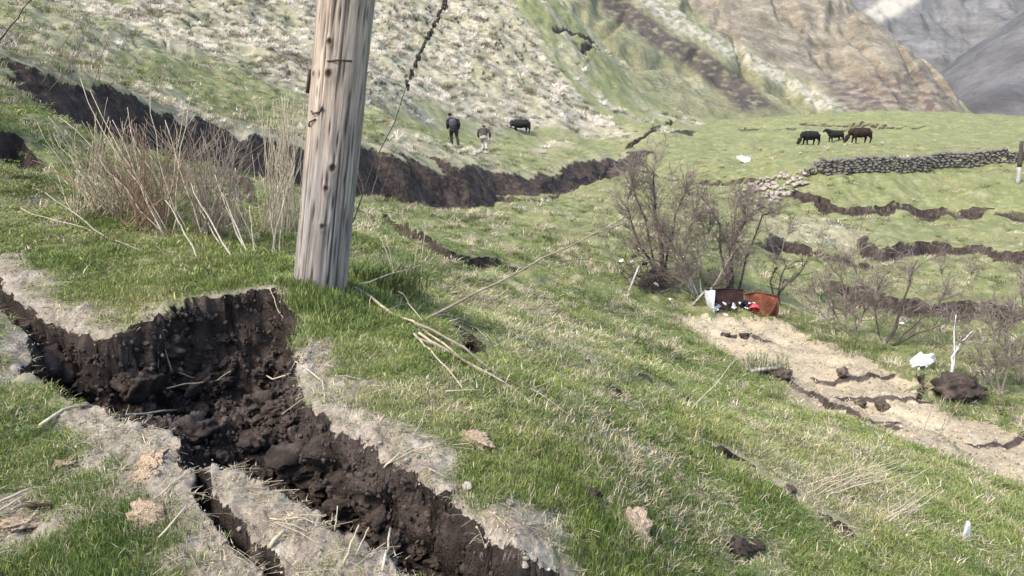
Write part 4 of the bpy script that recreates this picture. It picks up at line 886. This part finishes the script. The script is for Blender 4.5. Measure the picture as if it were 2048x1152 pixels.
weed(704, 446, [(704,446,905,-30,.5)], 'tall dark dead stalk with seed clusters leaning right of the pole', M['dark_stalk'], 'dead_stalk', .011, None, 26, 0)
A = pick(-40, 120)
weed(-20, 100, [(-20,100,72,-8,.2)], 'dark dead stalk crossing the top left corner', M['dark_stalk'], 'dead_stalk', .013, None, 0, 0)

# ------------------------------------------------------------------ bare trees and shrubs
def tree(px, py, spec, label, mat, group='bare trees and shrubs', name='bare_shrub', seed=1, twr=.0075, nlev=3, Y=None, dense=1.35, tmat=None):
    """spec: list of stems, each a list of (px,py,dY) from the base up, with base radius"""
    A = pick(px, py) if Y is None else at(px, py, Y); root = empty(name, A); rs = random.Random(seed); tw = MB()
    def grow(p, d, L, r, lev):
        n = 4; pts = [p]; q = p; dd = d.normalized()
        for i in range(n):
            dd = (dd + Vector((rs.gauss(0, .17), rs.gauss(0, .17), rs.gauss(.02, .14)))).normalized(); q = q + dd * (L / n); pts.append(q)
        tw.tube([v - A for v in pts], taper(r, r * .45, n), 3, False)
        if lev > 0:
            for k in range(4 if lev > 1 else 5):
                i = rs.randint(1, n); ax = Vector((rs.gauss(0, 1), rs.gauss(0, 1), rs.gauss(0, .8))); grow(pts[i], dd + ax * .6, L * rs.uniform(.45, .75), r * .6, lev - 1)
    for k, (pts, r0, nb, bl) in enumerate(spec):
        P = [at(a, b, A.y + c) for a, b, c in pts]; 
        if k >= 0: P[0] = Vector((P[0].x, P[0].y, min(P[0].z, gz_at(P[0].x, P[0].y) - .03)))
        F_ = []
        for i in range(len(P) - 1): F_ += wob(P[i], P[i + 1], 4, .03, rs)[:-1]
        F_.append(P[-1]); n = len(F_) - 1; MB().tube([v - A for v in F_], taper(r0, max(r0 * .25, .006), n), 7).build('trunk' if k == 0 else 'branch', tmat or mat, root)
        for j in range(int(nb * dense)):
            i = rs.randint(max(1, int(n * .25)), n); d = (F_[i] - F_[i - 1]).normalized() + Vector((rs.gauss(0, .6), rs.gauss(0, .5), rs.gauss(.2, .4))); grow(F_[i], d, bl * rs.uniform(.6, 1.2), twr * 1.6, nlev - 1)
    o = tw.build('twigs', mat, root); o['kind'] = 'stuff'
    return tag(root, label, 'tree' if name.endswith('tree') else 'shrub', group)
TW = M['twig']
tree(1330, 575, [([(1330,575,0),(1325,500,.1),(1310,420,.2),(1308,345,.3)],.07,16,.62),([(1330,560,0),(1275,480,.1),(1255,400,.2)],.04,12,.55),([(1325,500,.1),(1350,430,.2),(1370,385,.3)],.035,10,.5),([(1318,470,.1),(1270,390,.0),(1262,350,.1)],.03,9,.5)], 'taller bare tree with fine grey twigs behind the rubbish heap', TW, name='bare_tree', seed=3, dense=2.5, tmat=M['bark'])
tree(1395, 598, [([(1395,598,0),(1350,520,.0),(1318,470,.1)],.035,10,.5),([(1395,598,0),(1370,540,-.1),(1345,480,-.1)],.022,8,.5),([(1400,600,0),(1362,520,.1),(1375,460,.1),(1395,430,.1)],.03,12,.5),([(1405,600,0),(1400,520,.2),(1420,450,.2)],.025,12,.5),([(1405,600,0),(1440,550,.0),(1470,500,.0)],.03,9,.45),([(1408,600,0),(1450,575,.2),(1480,530,.2)],.022,7,.45),([(1390,598,0),(1330,560,0),(1290,500,.1)],.025,8,.45)], 'broad many stemmed bare shrub left of the rusty trough', TW, seed=4, dense=2.5, tmat=M['barkp'])
tree(1462, 588, [([(1462,588,0),(1461,520,.0),(1468,480,.0),(1490,445,.0),(1500,432,0)],.075,14,.5),([(1462,500,0),(1440,450,.1),(1420,415,.2)],.03,9,.5),([(1485,450,0),(1525,430,.1),(1545,425,0)],.03,7,.4),([(1468,480,0),(1470,430,.2),(1475,400,.3)],.03,9,.45)], 'dark trunked bare tree standing behind the rusty trough', TW, name='bare_tree', seed=5, dense=2.5, tmat=M['bark'])
tree(1545, 602, [([(1545,602,0),(1570,572,0),(1600,545,0),(1615,520,.1)],.04,5,.35),([(1560,585,0),(1562,555,0),(1575,525,0)],.03,4,.3),([(1548,600,0),(1540,565,.1),(1550,535,.1)],.03,4,.3)], 'small dark forked shrub at the right end of the trough', M['bark'], seed=6, nlev=2)
tree(1700, 672, [([(1700,672,0),(1690,600,0),(1680,540,.1)],.025,9,.55),([(1705,672,0),(1730,600,.1),(1760,530,.2)],.022,9,.55),([(1695,672,0),(1660,610,.1),(1640,560,.1)],.02,8,.5),([(1710,672,0),(1712,590,0),(1720,500,0)],.02,10,.55),([(1690,670,0),(1645,630,0),(1620,590,0)],.018,7,.45)], 'loose thicket of thin stems along the right bank of the path', TW, seed=7)
tree(1775, 690, [([(1775,690,0),(1795,640,0),(1815,580,0),(1835,520,.1)],.04,9,.5),([(1765,690,0),(1750,620,0),(1755,560,.1)],.02,9,.5),([(1780,690,0),(1840,640,.1),(1885,600,.2)],.02,9,.5),([(1785,690,0),(1860,660,.2),(1900,640,.3)],.015,7,.4)], 'leaning thin trunked shrub above the white bag', TW, seed=8, tmat=M['bark'])
tree(1904, 748, [([(1904,748,0),(1903,715,0),(1920,688,0),(1945,662,0)],.026,5,.3),([(1912,700,0),(1908,668,0),(1912,630,0)],.012,5,.3)], 'little white barked sapling beside the dark earth lump', TW, seed=9, nlev=2, tmat=M['white'])
tree(2000, 790, [([(2000,790,0),(1990,720,0),(1985,640,0)],.022,9,.45),([(2005,790,0),(2020,700,0),(2030,600,0)],.02,9,.45),([(1996,790,0),(1965,730,0),(1960,680,0)],.016,7,.4)], 'bare thicket at the right edge of the picture', TW, seed=10)
tree(2042, 770, [([(2042,770,0),(2048,690,0),(2055,600,0)],.022,9,.5),([(2038,770,0),(2020,700,0),(2010,640,0)],.018,8,.45)], 'bare stems half cut off by the right picture edge', TW, seed=11)
tree(1560, 520, [([(1560,520,0),(1570,480,0),(1590,440,0)],.015,8,.4),([(1555,520,0),(1540,480,0),(1530,450,0)],.015,8,.4),([(1620,530,0),(1640,500,0),(1650,470,0)],.012,7,.4)], 'small thorny shrub in front of the dark terrace bank', TW, seed=12)
tree(1250, 560, [([(1250,570,0),(1215,500,0),(1190,470,.1)],.012,4,.4),([(1245,570,0),(1270,520,0),(1285,490,0)],.012,4,.4)], 'few thin branches left of the rubbish heap', TW, seed=13, nlev=2)
tree(1950, 620, [([(1950,620,0),(1940,560,0),(1950,520,0)],.014,7,.4),([(1900,640,0),(1890,580,0),(1880,540,0)],.014,7,.4)], 'thin bare bushes on the low terrace at right', TW, seed=14)

# ------------------------------------------------------------------ rusty trough with rubbish, rubbish heap
def rust(name, c1, c2, c3):
    m, nt, b = new_mat(name); g = N(nt); o = g.obj(); g.l(g.ramp(g.noise(3.5, 6, .7, o), [(.32, c1), (.5, c2), (.68, c3)]), b.inputs['Base Color']); b.inputs['Roughness'].default_value = .75; g.bump(g.noise(25, 4, .6, o), b, .4, .01); return m
RUST = rust('rusty_red_metal', (.05, .024, .017), (.15, .052, .028), (.33, .115, .05)); GALV = rust('grey_sheet', (.25, .25, .25), (.42, .42, .42), (.55, .55, .54))
def sheet(mb, P, thick=.01):
    """P[i][j] grid of points, given thickness along the local normal"""
    n, m_ = len(P), len(P[0]); b = len(mb.v); nr = (P[0][m_ - 1] - P[0][0]).cross(P[n - 1][0] - P[0][0]).normalized() * thick
    for s in (0, 1):
        for i in range(n):
            for j in range(m_): mb.v.append(P[i][j] + nr * s)
    f = lambda s, i, j: b + s * n * m_ + i * m_ + j
    for i in range(n - 1):
        for j in range(m_ - 1): mb.f.append((f(0, i, j), f(0, i + 1, j), f(0, i + 1, j + 1), f(0, i, j + 1))); mb.f.append((f(1, i, j), f(1, i, j + 1), f(1, i + 1, j + 1), f(1, i + 1, j)))
    ed = [(0, j) for j in range(m_)] + [(i, m_ - 1) for i in range(1, n)] + [(n - 1, j) for j in range(m_ - 2, -1, -1)] + [(i, 0) for i in range(n - 2, 0, -1)]
    for k in range(len(ed)): a, c = ed[k], ed[(k + 1) % len(ed)]; mb.f.append((f(0, *a), f(0, *c), f(1, *c), f(1, *a)))
    return mb
A = pick(1480, 636); YT = A.y + .05
tr = empty('metal_trough', A); rt = random.Random(4)
def TP(px, py, dY): return at(px, py, YT + dY) - A
RUSTD = rust('dark_burnt_metal', (.012, .010, .010), (.030, .016, .014), (.075, .028, .02))
def panel(tops, mat):
    sheet(MB(), [[TP(px, py, .55 + .02 * math.sin(i * 1.7)) for i, (px, py) in enumerate(tops)], [TP(px + 2, py + 26, .50 + .02 * math.sin(i)) for i, (px, py) in enumerate(tops)], [TP(px, 634, .42) for px, py in tops]], .012).build('back_panel', mat, tr, False)
panel([(1410,580),(1430,579),(1450,578),(1470,578),(1486,580)], RUSTD); panel([(1489,588),(1500,586),(1512,584),(1530,588),(1556,592)], RUST)
MB().tube([TP(1408, 580, .54), TP(1450, 577, .54), TP(1487, 580, .54)], .014, 6).build('rim', RUSTD, tr); MB().tube([TP(1489, 588, .54), TP(1512, 584, .54), TP(1557, 592, .52)], .014, 6).build('rim', RUST, tr)
sheet(MB(), [[TP(1408 + k * 5 + 2 * math.sin(k * 2), 579 + 3 * abs(math.sin(k)), .55 - .5 * k / 4) for k in range(5)], [TP(1412 + k * 4, 610, .5 - .5 * k / 4 + .03 * (k % 2)) for k in range(5)], [TP(1410 + k * 5, 636 + k, .42 - .42 * k / 4) for k in range(5)]]).build('side_panel', GALV, tr)
sheet(MB(), [[TP(1556 - k * 3, 594 + k * 7, .5 - .35 * k / 3) for k in range(4)], [TP(1552 - k * 5, 632, .42 - .35 * k / 3) for k in range(4)]]).build('side_panel', RUST, tr)
sheet(MB(), [[TP(px, 634, .42) for px in (1412, 1480, 1552)], [TP(px, 640, .0) for px in (1416, 1480, 1546)]]).build('base_panel', RUST, tr)
tag(tr, 'rusty red sheet metal trough with a grey left side at the head of the path', 'trough')
def crumple(name, seed): return rock_mesh(name, seed, 3, .6, .75)
SCR = [crumple('scrap', 800 + i) for i in range(4)]
def scrap(px, py, s, mat, label, group, name='litter_scrap', dY=0, cat='litter', flat=.7, z=0):
    me = SCR[int(px) % 4].copy(); me.materials.append(mat); p = (pick(px, py) if dY is None else at(px, py, YT + dY)); o = link(name, me); r = random.Random(int(px * 3 + py)); o.location = p + Vector((0, 0, s * .2 + z)); o.scale = (s, s * r.uniform(.6, 1), s * flat); o.rotation_euler = (r.uniform(-.6, .6), r.uniform(-.6, .6), r.uniform(0, 6)); return tag(o, label, cat, group)
rs_ = random.Random(9)
for k in range(24): scrap(rs_.uniform(1428, 1520), rs_.uniform(606, 632), rs_.uniform(.05, .11), M['white'], 'white scrap of rubbish lying in the rusty trough', 'white scraps in the trough', dY=rs_.uniform(.05, .32))
for k in range(18): scrap(rs_.uniform(1425, 1515), rs_.uniform(604, 636), rs_.uniform(.10, .2), M['black'], 'black scrap of rubbish lying in the rusty trough', 'black scraps in the trough', dY=rs_.uniform(.12, .38))
bk = empty('red_bowl', at(1508, 617, YT + .12))
prof = [(r_ * .85, z_) for r_, z_ in [(.0, .10), (.07, .095), (.12, .06), (.145, .0), (.15, -.05), (.14, -.05), (.135, .0), (.11, .05), (.065, .083), (.0, .088)]]
vb = []; fb = []; sg_ = 18
for (r_, z_) in prof:
    for k in range(sg_): vb.append((r_ * math.cos(2 * math.pi * k / sg_), r_ * math.sin(2 * math.pi * k / sg_), z_))
for i in range(len(prof) - 1):
    for k in range(sg_): fb.append((i * sg_ + k, i * sg_ + (k + 1) % sg_, (i + 1) * sg_ + (k + 1) % sg_, (i + 1) * sg_ + k))
link('shell', pydata('shell', vb, fb), M['red'], bk); MB().tube([(.125 * math.cos(t), .125 * math.sin(t), -.05) for t in np.linspace(0, 6.283, 19)], .008, 5, False).build('rim', M['red'], bk); bk.rotation_euler = (-.85, .25, 0)
tag(bk, 'upturned red plastic bowl in the right end of the rusty trough', 'bowl')
stick('plank', (1385,612,.02), None, .035, .035, M['wood'], 'grey plank leaning against the left end of the trough', None, .004, 3, 'plank', free=at(1408, 584, pick(1385, 612).y + .1))
scrap(1842, 735, .48, M['white'], 'crumpled white plastic sack on the grass below the thin shrub', None, 'plastic_sack', None, 'sack', .75)
scrap(1803, 650, .16, M['white'], 'small white scrap under the leaning thin trunked shrub', None, dY=None)
scrap(1490, 324, .9, M['white'], 'white rag lying on the far green terrace', None, 'rag', None, 'rag', .3)
hp = empty('brush_heap', pick(1295, 590)); mb = MB(); H0 = hp.location.copy()
for k in range(260):
    px, py = rs_.gauss(1298, 24), rs_.gauss(568, 22); p = at(px, min(598, py), H0.y + rs_.uniform(-.1, .5)); d = Vector((rs_.gauss(0, 1), rs_.gauss(0, .6), rs_.gauss(0, .5))).normalized() * rs_.uniform(.08, .25); mb.tube([p - d - H0, p - H0 + Vector((0, 0, .02)), p + d - H0], .007, 3, False)
mb.build('brushwood', M['bark'], hp)['kind'] = 'stuff'
mb = MB(); mb.blob(at(1300, 585, H0.y + .4) - H0, .42, .3, .32, None, 14, 10); o = mb.build('core', M['soil'], hp)
tag(hp, 'dark heap of brushwood and rubbish under the taller bare tree', 'heap')
for i, (px, py, s, c) in enumerate([(1243,523,.1,'white'),(1265,525,.09,'white'),(1313,570,.12,'white'),(1340,600,.12,'white'),(1278,560,.1,'stone2'),(1325,585,.1,'stone2'),(1268,515,.12,'black'),(1290,530,.16,'black'),(1305,545,.14,'black')]):
    scrap(px, py, s, M[c], '%s scrap of rubbish on the brushwood heap' % {'white': 'white', 'stone2': 'tan', 'black': 'black'}[c], 'rubbish on the brushwood heap', dY=H0.y - YT - .05 + .1 * (i % 3))
stick('plank', (1256,588,.02), None, .035, .03, M['wood'], 'pale plank leaning against the left side of the brushwood heap', None, .004, 3, 'plank', free=at(1278, 532, pick(1256, 588).y + .35))
# white stake
p = pick(1930, 1076); st_ = empty('stake', p); h = 58 / F * p.y
sheet(MB(), [[Vector((x * w, .01 * math.sin(z * 30), z * h - .02)) for x in (-1, -.3, .4, 1)] for z, w in ((0, .032), (.3, .03), (.55, .024), (.8, .016), (1.0, .006))], .018).build('blade', M['white'], st_); st_.rotation_euler = (.15, -.22, .2)
tag(st_, 'whitish pointed wooden stake in the grass at lower right', 'stake')
# fence post at the right edge
p = pick(2036, 366); fp = empty('fence_post', p); tp = at(2044, 282, p.y + .1) - p
MB().tube(wob(Vector((0, 0, -.1)), tp * .38, 4, .01), taper(.12, .10, 4), 9).build('bleached_foot', M['wood'], fp); MB().tube(wob(tp * .38, tp, 5, .01), taper(.105, .09, 5), 9).build('post', M['bark'], fp)
tag(fp, 'grey wooden post at the right edge in front of the stone wall', 'post')

# ------------------------------------------------------------------ drystone wall, each stone a part; fallen stones
WALLS = [rock_mesh('stone', 900 + i, 1, 1.0, .12, True) for i in range(8)]
wp = W([(1604,360),(1640,358),(1700,352),(1750,347),(1800,343),(1870,337),(1950,329),(2030,323),(2110,319)]); seg = np.hypot(*np.diff(wp, axis=0).T); cum = np.concatenate([[0], np.cumsum(seg)])
rwl = random.Random(3); z00 = gz_at(wp[0][0], wp[0][1]); wall = empty('drystone_wall', (wp[0][0], wp[0][1], z00)); nst = 0; w0 = wall.location.copy()
hfill = MB(); course = 0; zc = 0.0
while zc < .95 and nst < 296:
    hgt = rwl.uniform(.12, .17); s = rwl.uniform(0, .2)
    while s < cum[-1] - .1 and nst < 296:
        wdt = rwl.uniform(.18, .46); x = np.interp(s + wdt / 2, cum, wp[:, 0]); y = np.interp(s + wdt / 2, cum, wp[:, 1]); i = min(np.searchsorted(cum, s + wdt / 2), len(wp) - 1); dx, dy = wp[i] - wp[i - 1]
        top = .82 + .12 * math.sin(s * .9) + .08 * math.sin(s * 2.7) - (.5 if s < .5 else 0)
        if zc < top and rwl.random() < .97:
            o = bpy.data.objects.new('stone', WALLS[rwl.randrange(8)]); COL.objects.link(o); o.parent = wall
            if not o.data.materials: o.data.materials.append(M['stone'])
            o.scale = (wdt * 1.3, rwl.uniform(.4, .55), hgt * 1.55); o.rotation_euler = (rwl.uniform(-.12, .12), rwl.uniform(-.12, .12), math.atan2(dy, dx) + rwl.uniform(-.12, .12))
            o.location = Vector((x + rwl.uniform(-.03, .03), y + rwl.uniform(-.04, .04), gz_at(x, y) + zc + hgt * .45)) - w0; nst += 1
        s += wdt
    zc += hgt * .97
tag(wall, 'low drystone wall of rough grey stones across the far terrace', 'wall')
RUB = [rock_mesh('stone', 930 + i, 1, .75, .12, True) for i in range(6)]
for m_ in RUB: m_.materials.append(M['stone2'])
rp = np.array([(1478,402),(1492,372),(1556,352),(1606,342),(1622,366),(1596,388),(1545,412),(1510,425)], float); k = 0; rr_ = random.Random(12)
while k < 130:
    px, py = rr_.uniform(1470, 1625), rr_.uniform(340, 425)
    if not inside(np.array([px]), np.array([py]), rp)[0]: continue
    clod('fallen_stone', px, py, rr_.choice([.16, .2, .25, .3, .36]), 'pale stone tumbled from the collapsed left end of the drystone wall', 'stones fallen from the wall', 'stone', sink=.05, mesh=RUB[k % 6], seed=k); k += 1
for i, (px, py, s) in enumerate([(1618,262,.3),(1655,300,.3),(1765,289,.35),(1690,292,.25),(1800,256,.4),(1450,300,.3),(1520,300,.28),(1640,318,.25),(1870,283,.3),(1600,309,.3)]):
    clod('stone', px, py, s, 'small pale stone on the far green terrace near the cattle', 'stones on the cattle terrace', 'stone', sink=.2, mesh=RUB[i % 6])

# ------------------------------------------------------------------ cattle
def cow(px, py, rz, s, graze, label, mat, seed=0):
    A = pick(px, py); c = empty('cow', A, (0, 0, rz)); c.scale = (s * 1.12, s * 1.1, s * 1.0); r = random.Random(seed); b = MB()      # faces -x
    b.tube([(.76, 0, 1.0), (.68, 0, .95), (.40, 0, .90), (0, 0, .84), (-.40, 0, .88), (-.62, 0, .95), (-.72, 0, 1.0)], [.14, .30, .37, .41, .39, .31, .16], 14)
    b.tube([(.66, 0, 1.18), (.2, 0, 1.2), (-.3, 0, 1.2), (-.6, 0, 1.22)], [.10, .11, .12, .12], 10)
    if graze: nk = [(-.58, 0, 1.08), (-.82, 0, .85), (-1.0, .02, .55), (-1.06, .03, .42)]; hd = [(-1.02, .03, .46), (-1.10, .03, .30), (-1.20, .03, .12), (-1.23, .03, .04)]
    else: nk = [(-.55, 0, 1.08), (-.78, 0, 1.2), (-.95, .0, 1.32), (-1.0, 0, 1.36)]; hd = [(-.94, 0, 1.38), (-1.08, 0, 1.34), (-1.26, 0, 1.2), (-1.34, 0, 1.14)]
    b.tube(nk, [.31, .26, .20, .16], 10); b.tube(hd, [.16, .17, .12, .10], 10)
    for i, (x, y) in enumerate(((-.45, .16), (-.50, -.16))): k = .08 * (1 if i else -1); b.tube([(x, y, .85), (x + .02, y, .62), (x + k, y, .38), (x + k * 1.3, y, .12), (x + k * 1.3 - .03, y, .0)], [.19, .14, .085, .062, .075], 8)
    for i, (x, y) in enumerate(((.52, .18), (.58, -.18))): k = .10 * (1 if i else -1); b.tube([(x - .02, y, .95), (x - .06 + k, y, .66), (x + .08 + k, y, .42), (x + .03 + k, y, .14), (x + k, y, .0)], [.25, .18, .095, .062, .075], 8)
    b.blob((.34, 0, .62), .14, .12, .09); b.build('body', mat, c, remesh=.035)
    h = Vector(hd[0])
    for sy in (-1, 1):
        e = MB(); e.blob(h + Vector((.03, .19 * sy, .03)), .05, .11, .035, None, 8, 6); e.build('ear', mat, c)
        if not graze or seed == 1: MB().tube([h + Vector((0, .08 * sy, .1)), h + Vector((-.02, .17 * sy, .17)), h + Vector((-.06, .19 * sy, .25))], [.025, .018, .006], 6).build('horn', M['straw2'], c)
        MB().blob(h + Vector((-.09, .1 * sy, .0)), .02, .02, .02, None, 6, 5).build('eye', M['black'], c)
    MB().tube([(.74, 0, 1.12), (.82, .02, .9), (.83, .04, .6), (.82, .05, .4)], [.035, .025, .022, .045], 6).build('tail', mat, c)
    return tag(c, label, 'cow', 'grazing cattle')
cow(1620, 290, .25, .82, True, 'black cow grazing head down, leftmost of the three on the terrace', M['hide'], 2)
cow(1670, 284, .05, .74, False, 'black cow with raised head in the middle of the three', M['hide'], 3)
cow(1720, 286, .0, .85, True, 'dark brown cow grazing, rightmost of the three on the terrace', M['hide2'], 4)
cow(1042, 266, .0, .80, True, 'black cow grazing alone behind the two walking people', M['hide'], 5)

# ------------------------------------------------------------------ people
def person(px, py, rz, H, J, label, jacket, trousers, hair, pack=None):
    """J: joints for a figure 1.75 m tall facing +y (away), feet on z = 0"""
    A = pick(px, py); o = empty('person', A, (0, 0, rz)); k = H / 1.75; o.scale = (k * 1.22, k * 1.1, k * .97)
    hip, ch, nk, hd = (Vector(J[n]) for n in ('hip', 'chest', 'neck', 'head')); b = MB()
    def limbs(mb, g, arm=True, leg=True, tor=True, cut=False):
        if tor: mb.tube([hip + Vector((0, 0, -.06)), hip, hip.lerp(ch, .5), ch, nk + Vector((0, 0, -.05))], [.15 + g, .16 + g, .155 + g, .18 + g, .09 + g], 14); mb.tube([ch + Vector((-.17, 0, .06)), ch + Vector((.17, 0, .06))], [.085 + g, .085 + g], 10)
        for s in ('l', 'r'):
            if arm: q = [Vector(J[s + a]) for a in ('sh', 'el', 'wr')]; mb.tube([q[0], q[0].lerp(q[1], .5), q[1], q[1].lerp(q[2], .5), q[2]], [.065 + g, .058 + g, .048 + g, .042 + g, .034 + g], 9)
            if leg: q = [Vector(J[s + a]) for a in ('hp', 'kn', 'an')]; mb.tube([q[0], q[0].lerp(q[1], .5), q[1], q[1].lerp(q[2], .45), q[2]], [.10 + g, .085 + g, .062 + g, .058 + g, .042 + g], 10)
    limbs(b, -.012); b.tube([ch, nk, hd], [.08, .06, .06], 9); b.blob(hd, .078, .095, .118, None, 14, 10); f = Vector(J['face']).normalized()
    b.blob(hd + f * .095 + Vector((0, 0, -.01)), .018, .024, .026, None, 8, 6); b.blob(hd + f * .07 + Vector((0, 0, -.08)), .04, .04, .035, None, 8, 6)
    for s in (-1, 1): b.blob(hd + Vector((.08 * s, 0, 0)), .014, .026, .034, None, 8, 6)
    for s in ('l', 'r'):
        w = Vector(J[s + 'wr']); d = (w - Vector(J[s + 'el'])).normalized(); sd = Vector((1 if s == 'l' else -1, 0, 0)); b.blob(w + d * .045, .03, .035, .05, None, 8, 6)
        for q in range(4): c0 = w + d * .075 + Vector((0, (q - 1.5) * .018, 0)); b.tube([c0, c0 + d * .035, c0 + d * (.065 - .006 * abs(q - 1.5)) + sd * .012], [.011, .010, .008], 6)
        b.tube([w + d * .03 + Vector((0, .03, 0)), w + d * .06 + Vector((0, .05, 0)), w + d * .085 + Vector((0, .052, 0))], [.012, .011, .009], 6)
    b.build('body', M['skin'], o, remesh=.014)
    m = MB(); limbs(m, .018, True, False, True); m.tube([nk + Vector((0, -.01, -.05)), nk + Vector((0, 0, .03))], [.09, .075], 10); m.build('jacket', jacket, o, remesh=.02)
    m = MB(); limbs(m, .012, False, True, False); m.tube([hip + Vector((0, 0, -.12)), hip + Vector((0, 0, .06))], [.165, .16], 12); m.build('trousers', trousers, o, remesh=.02)
    for s in ('l', 'r'):
        an = Vector(J[s + 'an']); m = MB(); m.tube([an + Vector((0, -.05, -.03)), an + Vector((0, .06, -.045)), an + Vector((0, .17, -.055))], [.055, .055, .04], 9); m.tube([an + Vector((0, 0, .09)), an + Vector((0, 0, -.03))], [.055, .055], 9); m.build('boot', M['black'], o, remesh=.016)
    m = MB(); m.blob(hd + Vector((0, 0, .035)) - f * .02, .088, .102, .10, None, 14, 8); m.build('hair', hair, o)
    if pack: m = MB(); m.blob(ch + Vector((.0, -.2, -.10)), .17, .10, .25, None, 12, 8); m.build('backpack', pack, o)
    return tag(o, label, 'person', 'people walking above the scarp')
J1 = dict(hip=(.0, 0, .92), chest=(-.04, .10, 1.32), neck=(-.09, .18, 1.50), head=(-.15, .24, 1.62), face=(-.3, 1, -.4), lsh=(-.22, .1, 1.42), lel=(-.27, .06, 1.14), lwr=(-.24, .16, .92), rsh=(.16, .1, 1.42), rel=(.24, .04, 1.14), rwr=(.22, .12, .90),
  lhp=(-.09, 0, .90), lkn=(-.10, .22, .52), lan=(-.08, .14, .10), rhp=(.09, 0, .90), rkn=(.13, .02, .50), ran=(.18, -.22, .10))
J2 = dict(hip=(.0, -.05, .90), chest=(-.03, .22, 1.24), neck=(-.04, .36, 1.36), head=(-.04, .46, 1.42), face=(0, 1, -.8), lsh=(-.22, .22, 1.32), lel=(-.30, .16, 1.06), lwr=(-.27, .26, .84), rsh=(.17, .22, 1.32), rel=(.28, .14, 1.06), rwr=(.27, .22, .84),
  lhp=(-.09, -.05, .88), lkn=(-.10, .20, .52), lan=(-.02, .10, .10), rhp=(.09, -.05, .88), rkn=(.10, -.02, .50), ran=(.14, -.26, .10))
person(908, 292, .15, 1.66, J1, 'person in dark jacket with grey pack climbing away, left of the two walkers', plain('dark_jacket', (.018, .017, .022), .85, .3, 8), plain('dark_trousers', (.03, .026, .025), .9, .3, 8), plain('dark_hair', (.012, .009, .008), .7, .2, 30), plain('grey_pack', (.075, .065, .08), .9, .3, 10))
person(968, 303, -.05, 1.62, J2, 'person in olive jacket and pale trousers bending forward, right of the two walkers', plain('olive_jacket', (.055, .045, .032), .9, .35, 8), plain('pale_trousers', (.34, .31, .28), .9, .2, 8), plain('brown_hair', (.05, .035, .022), .7, .2, 30))
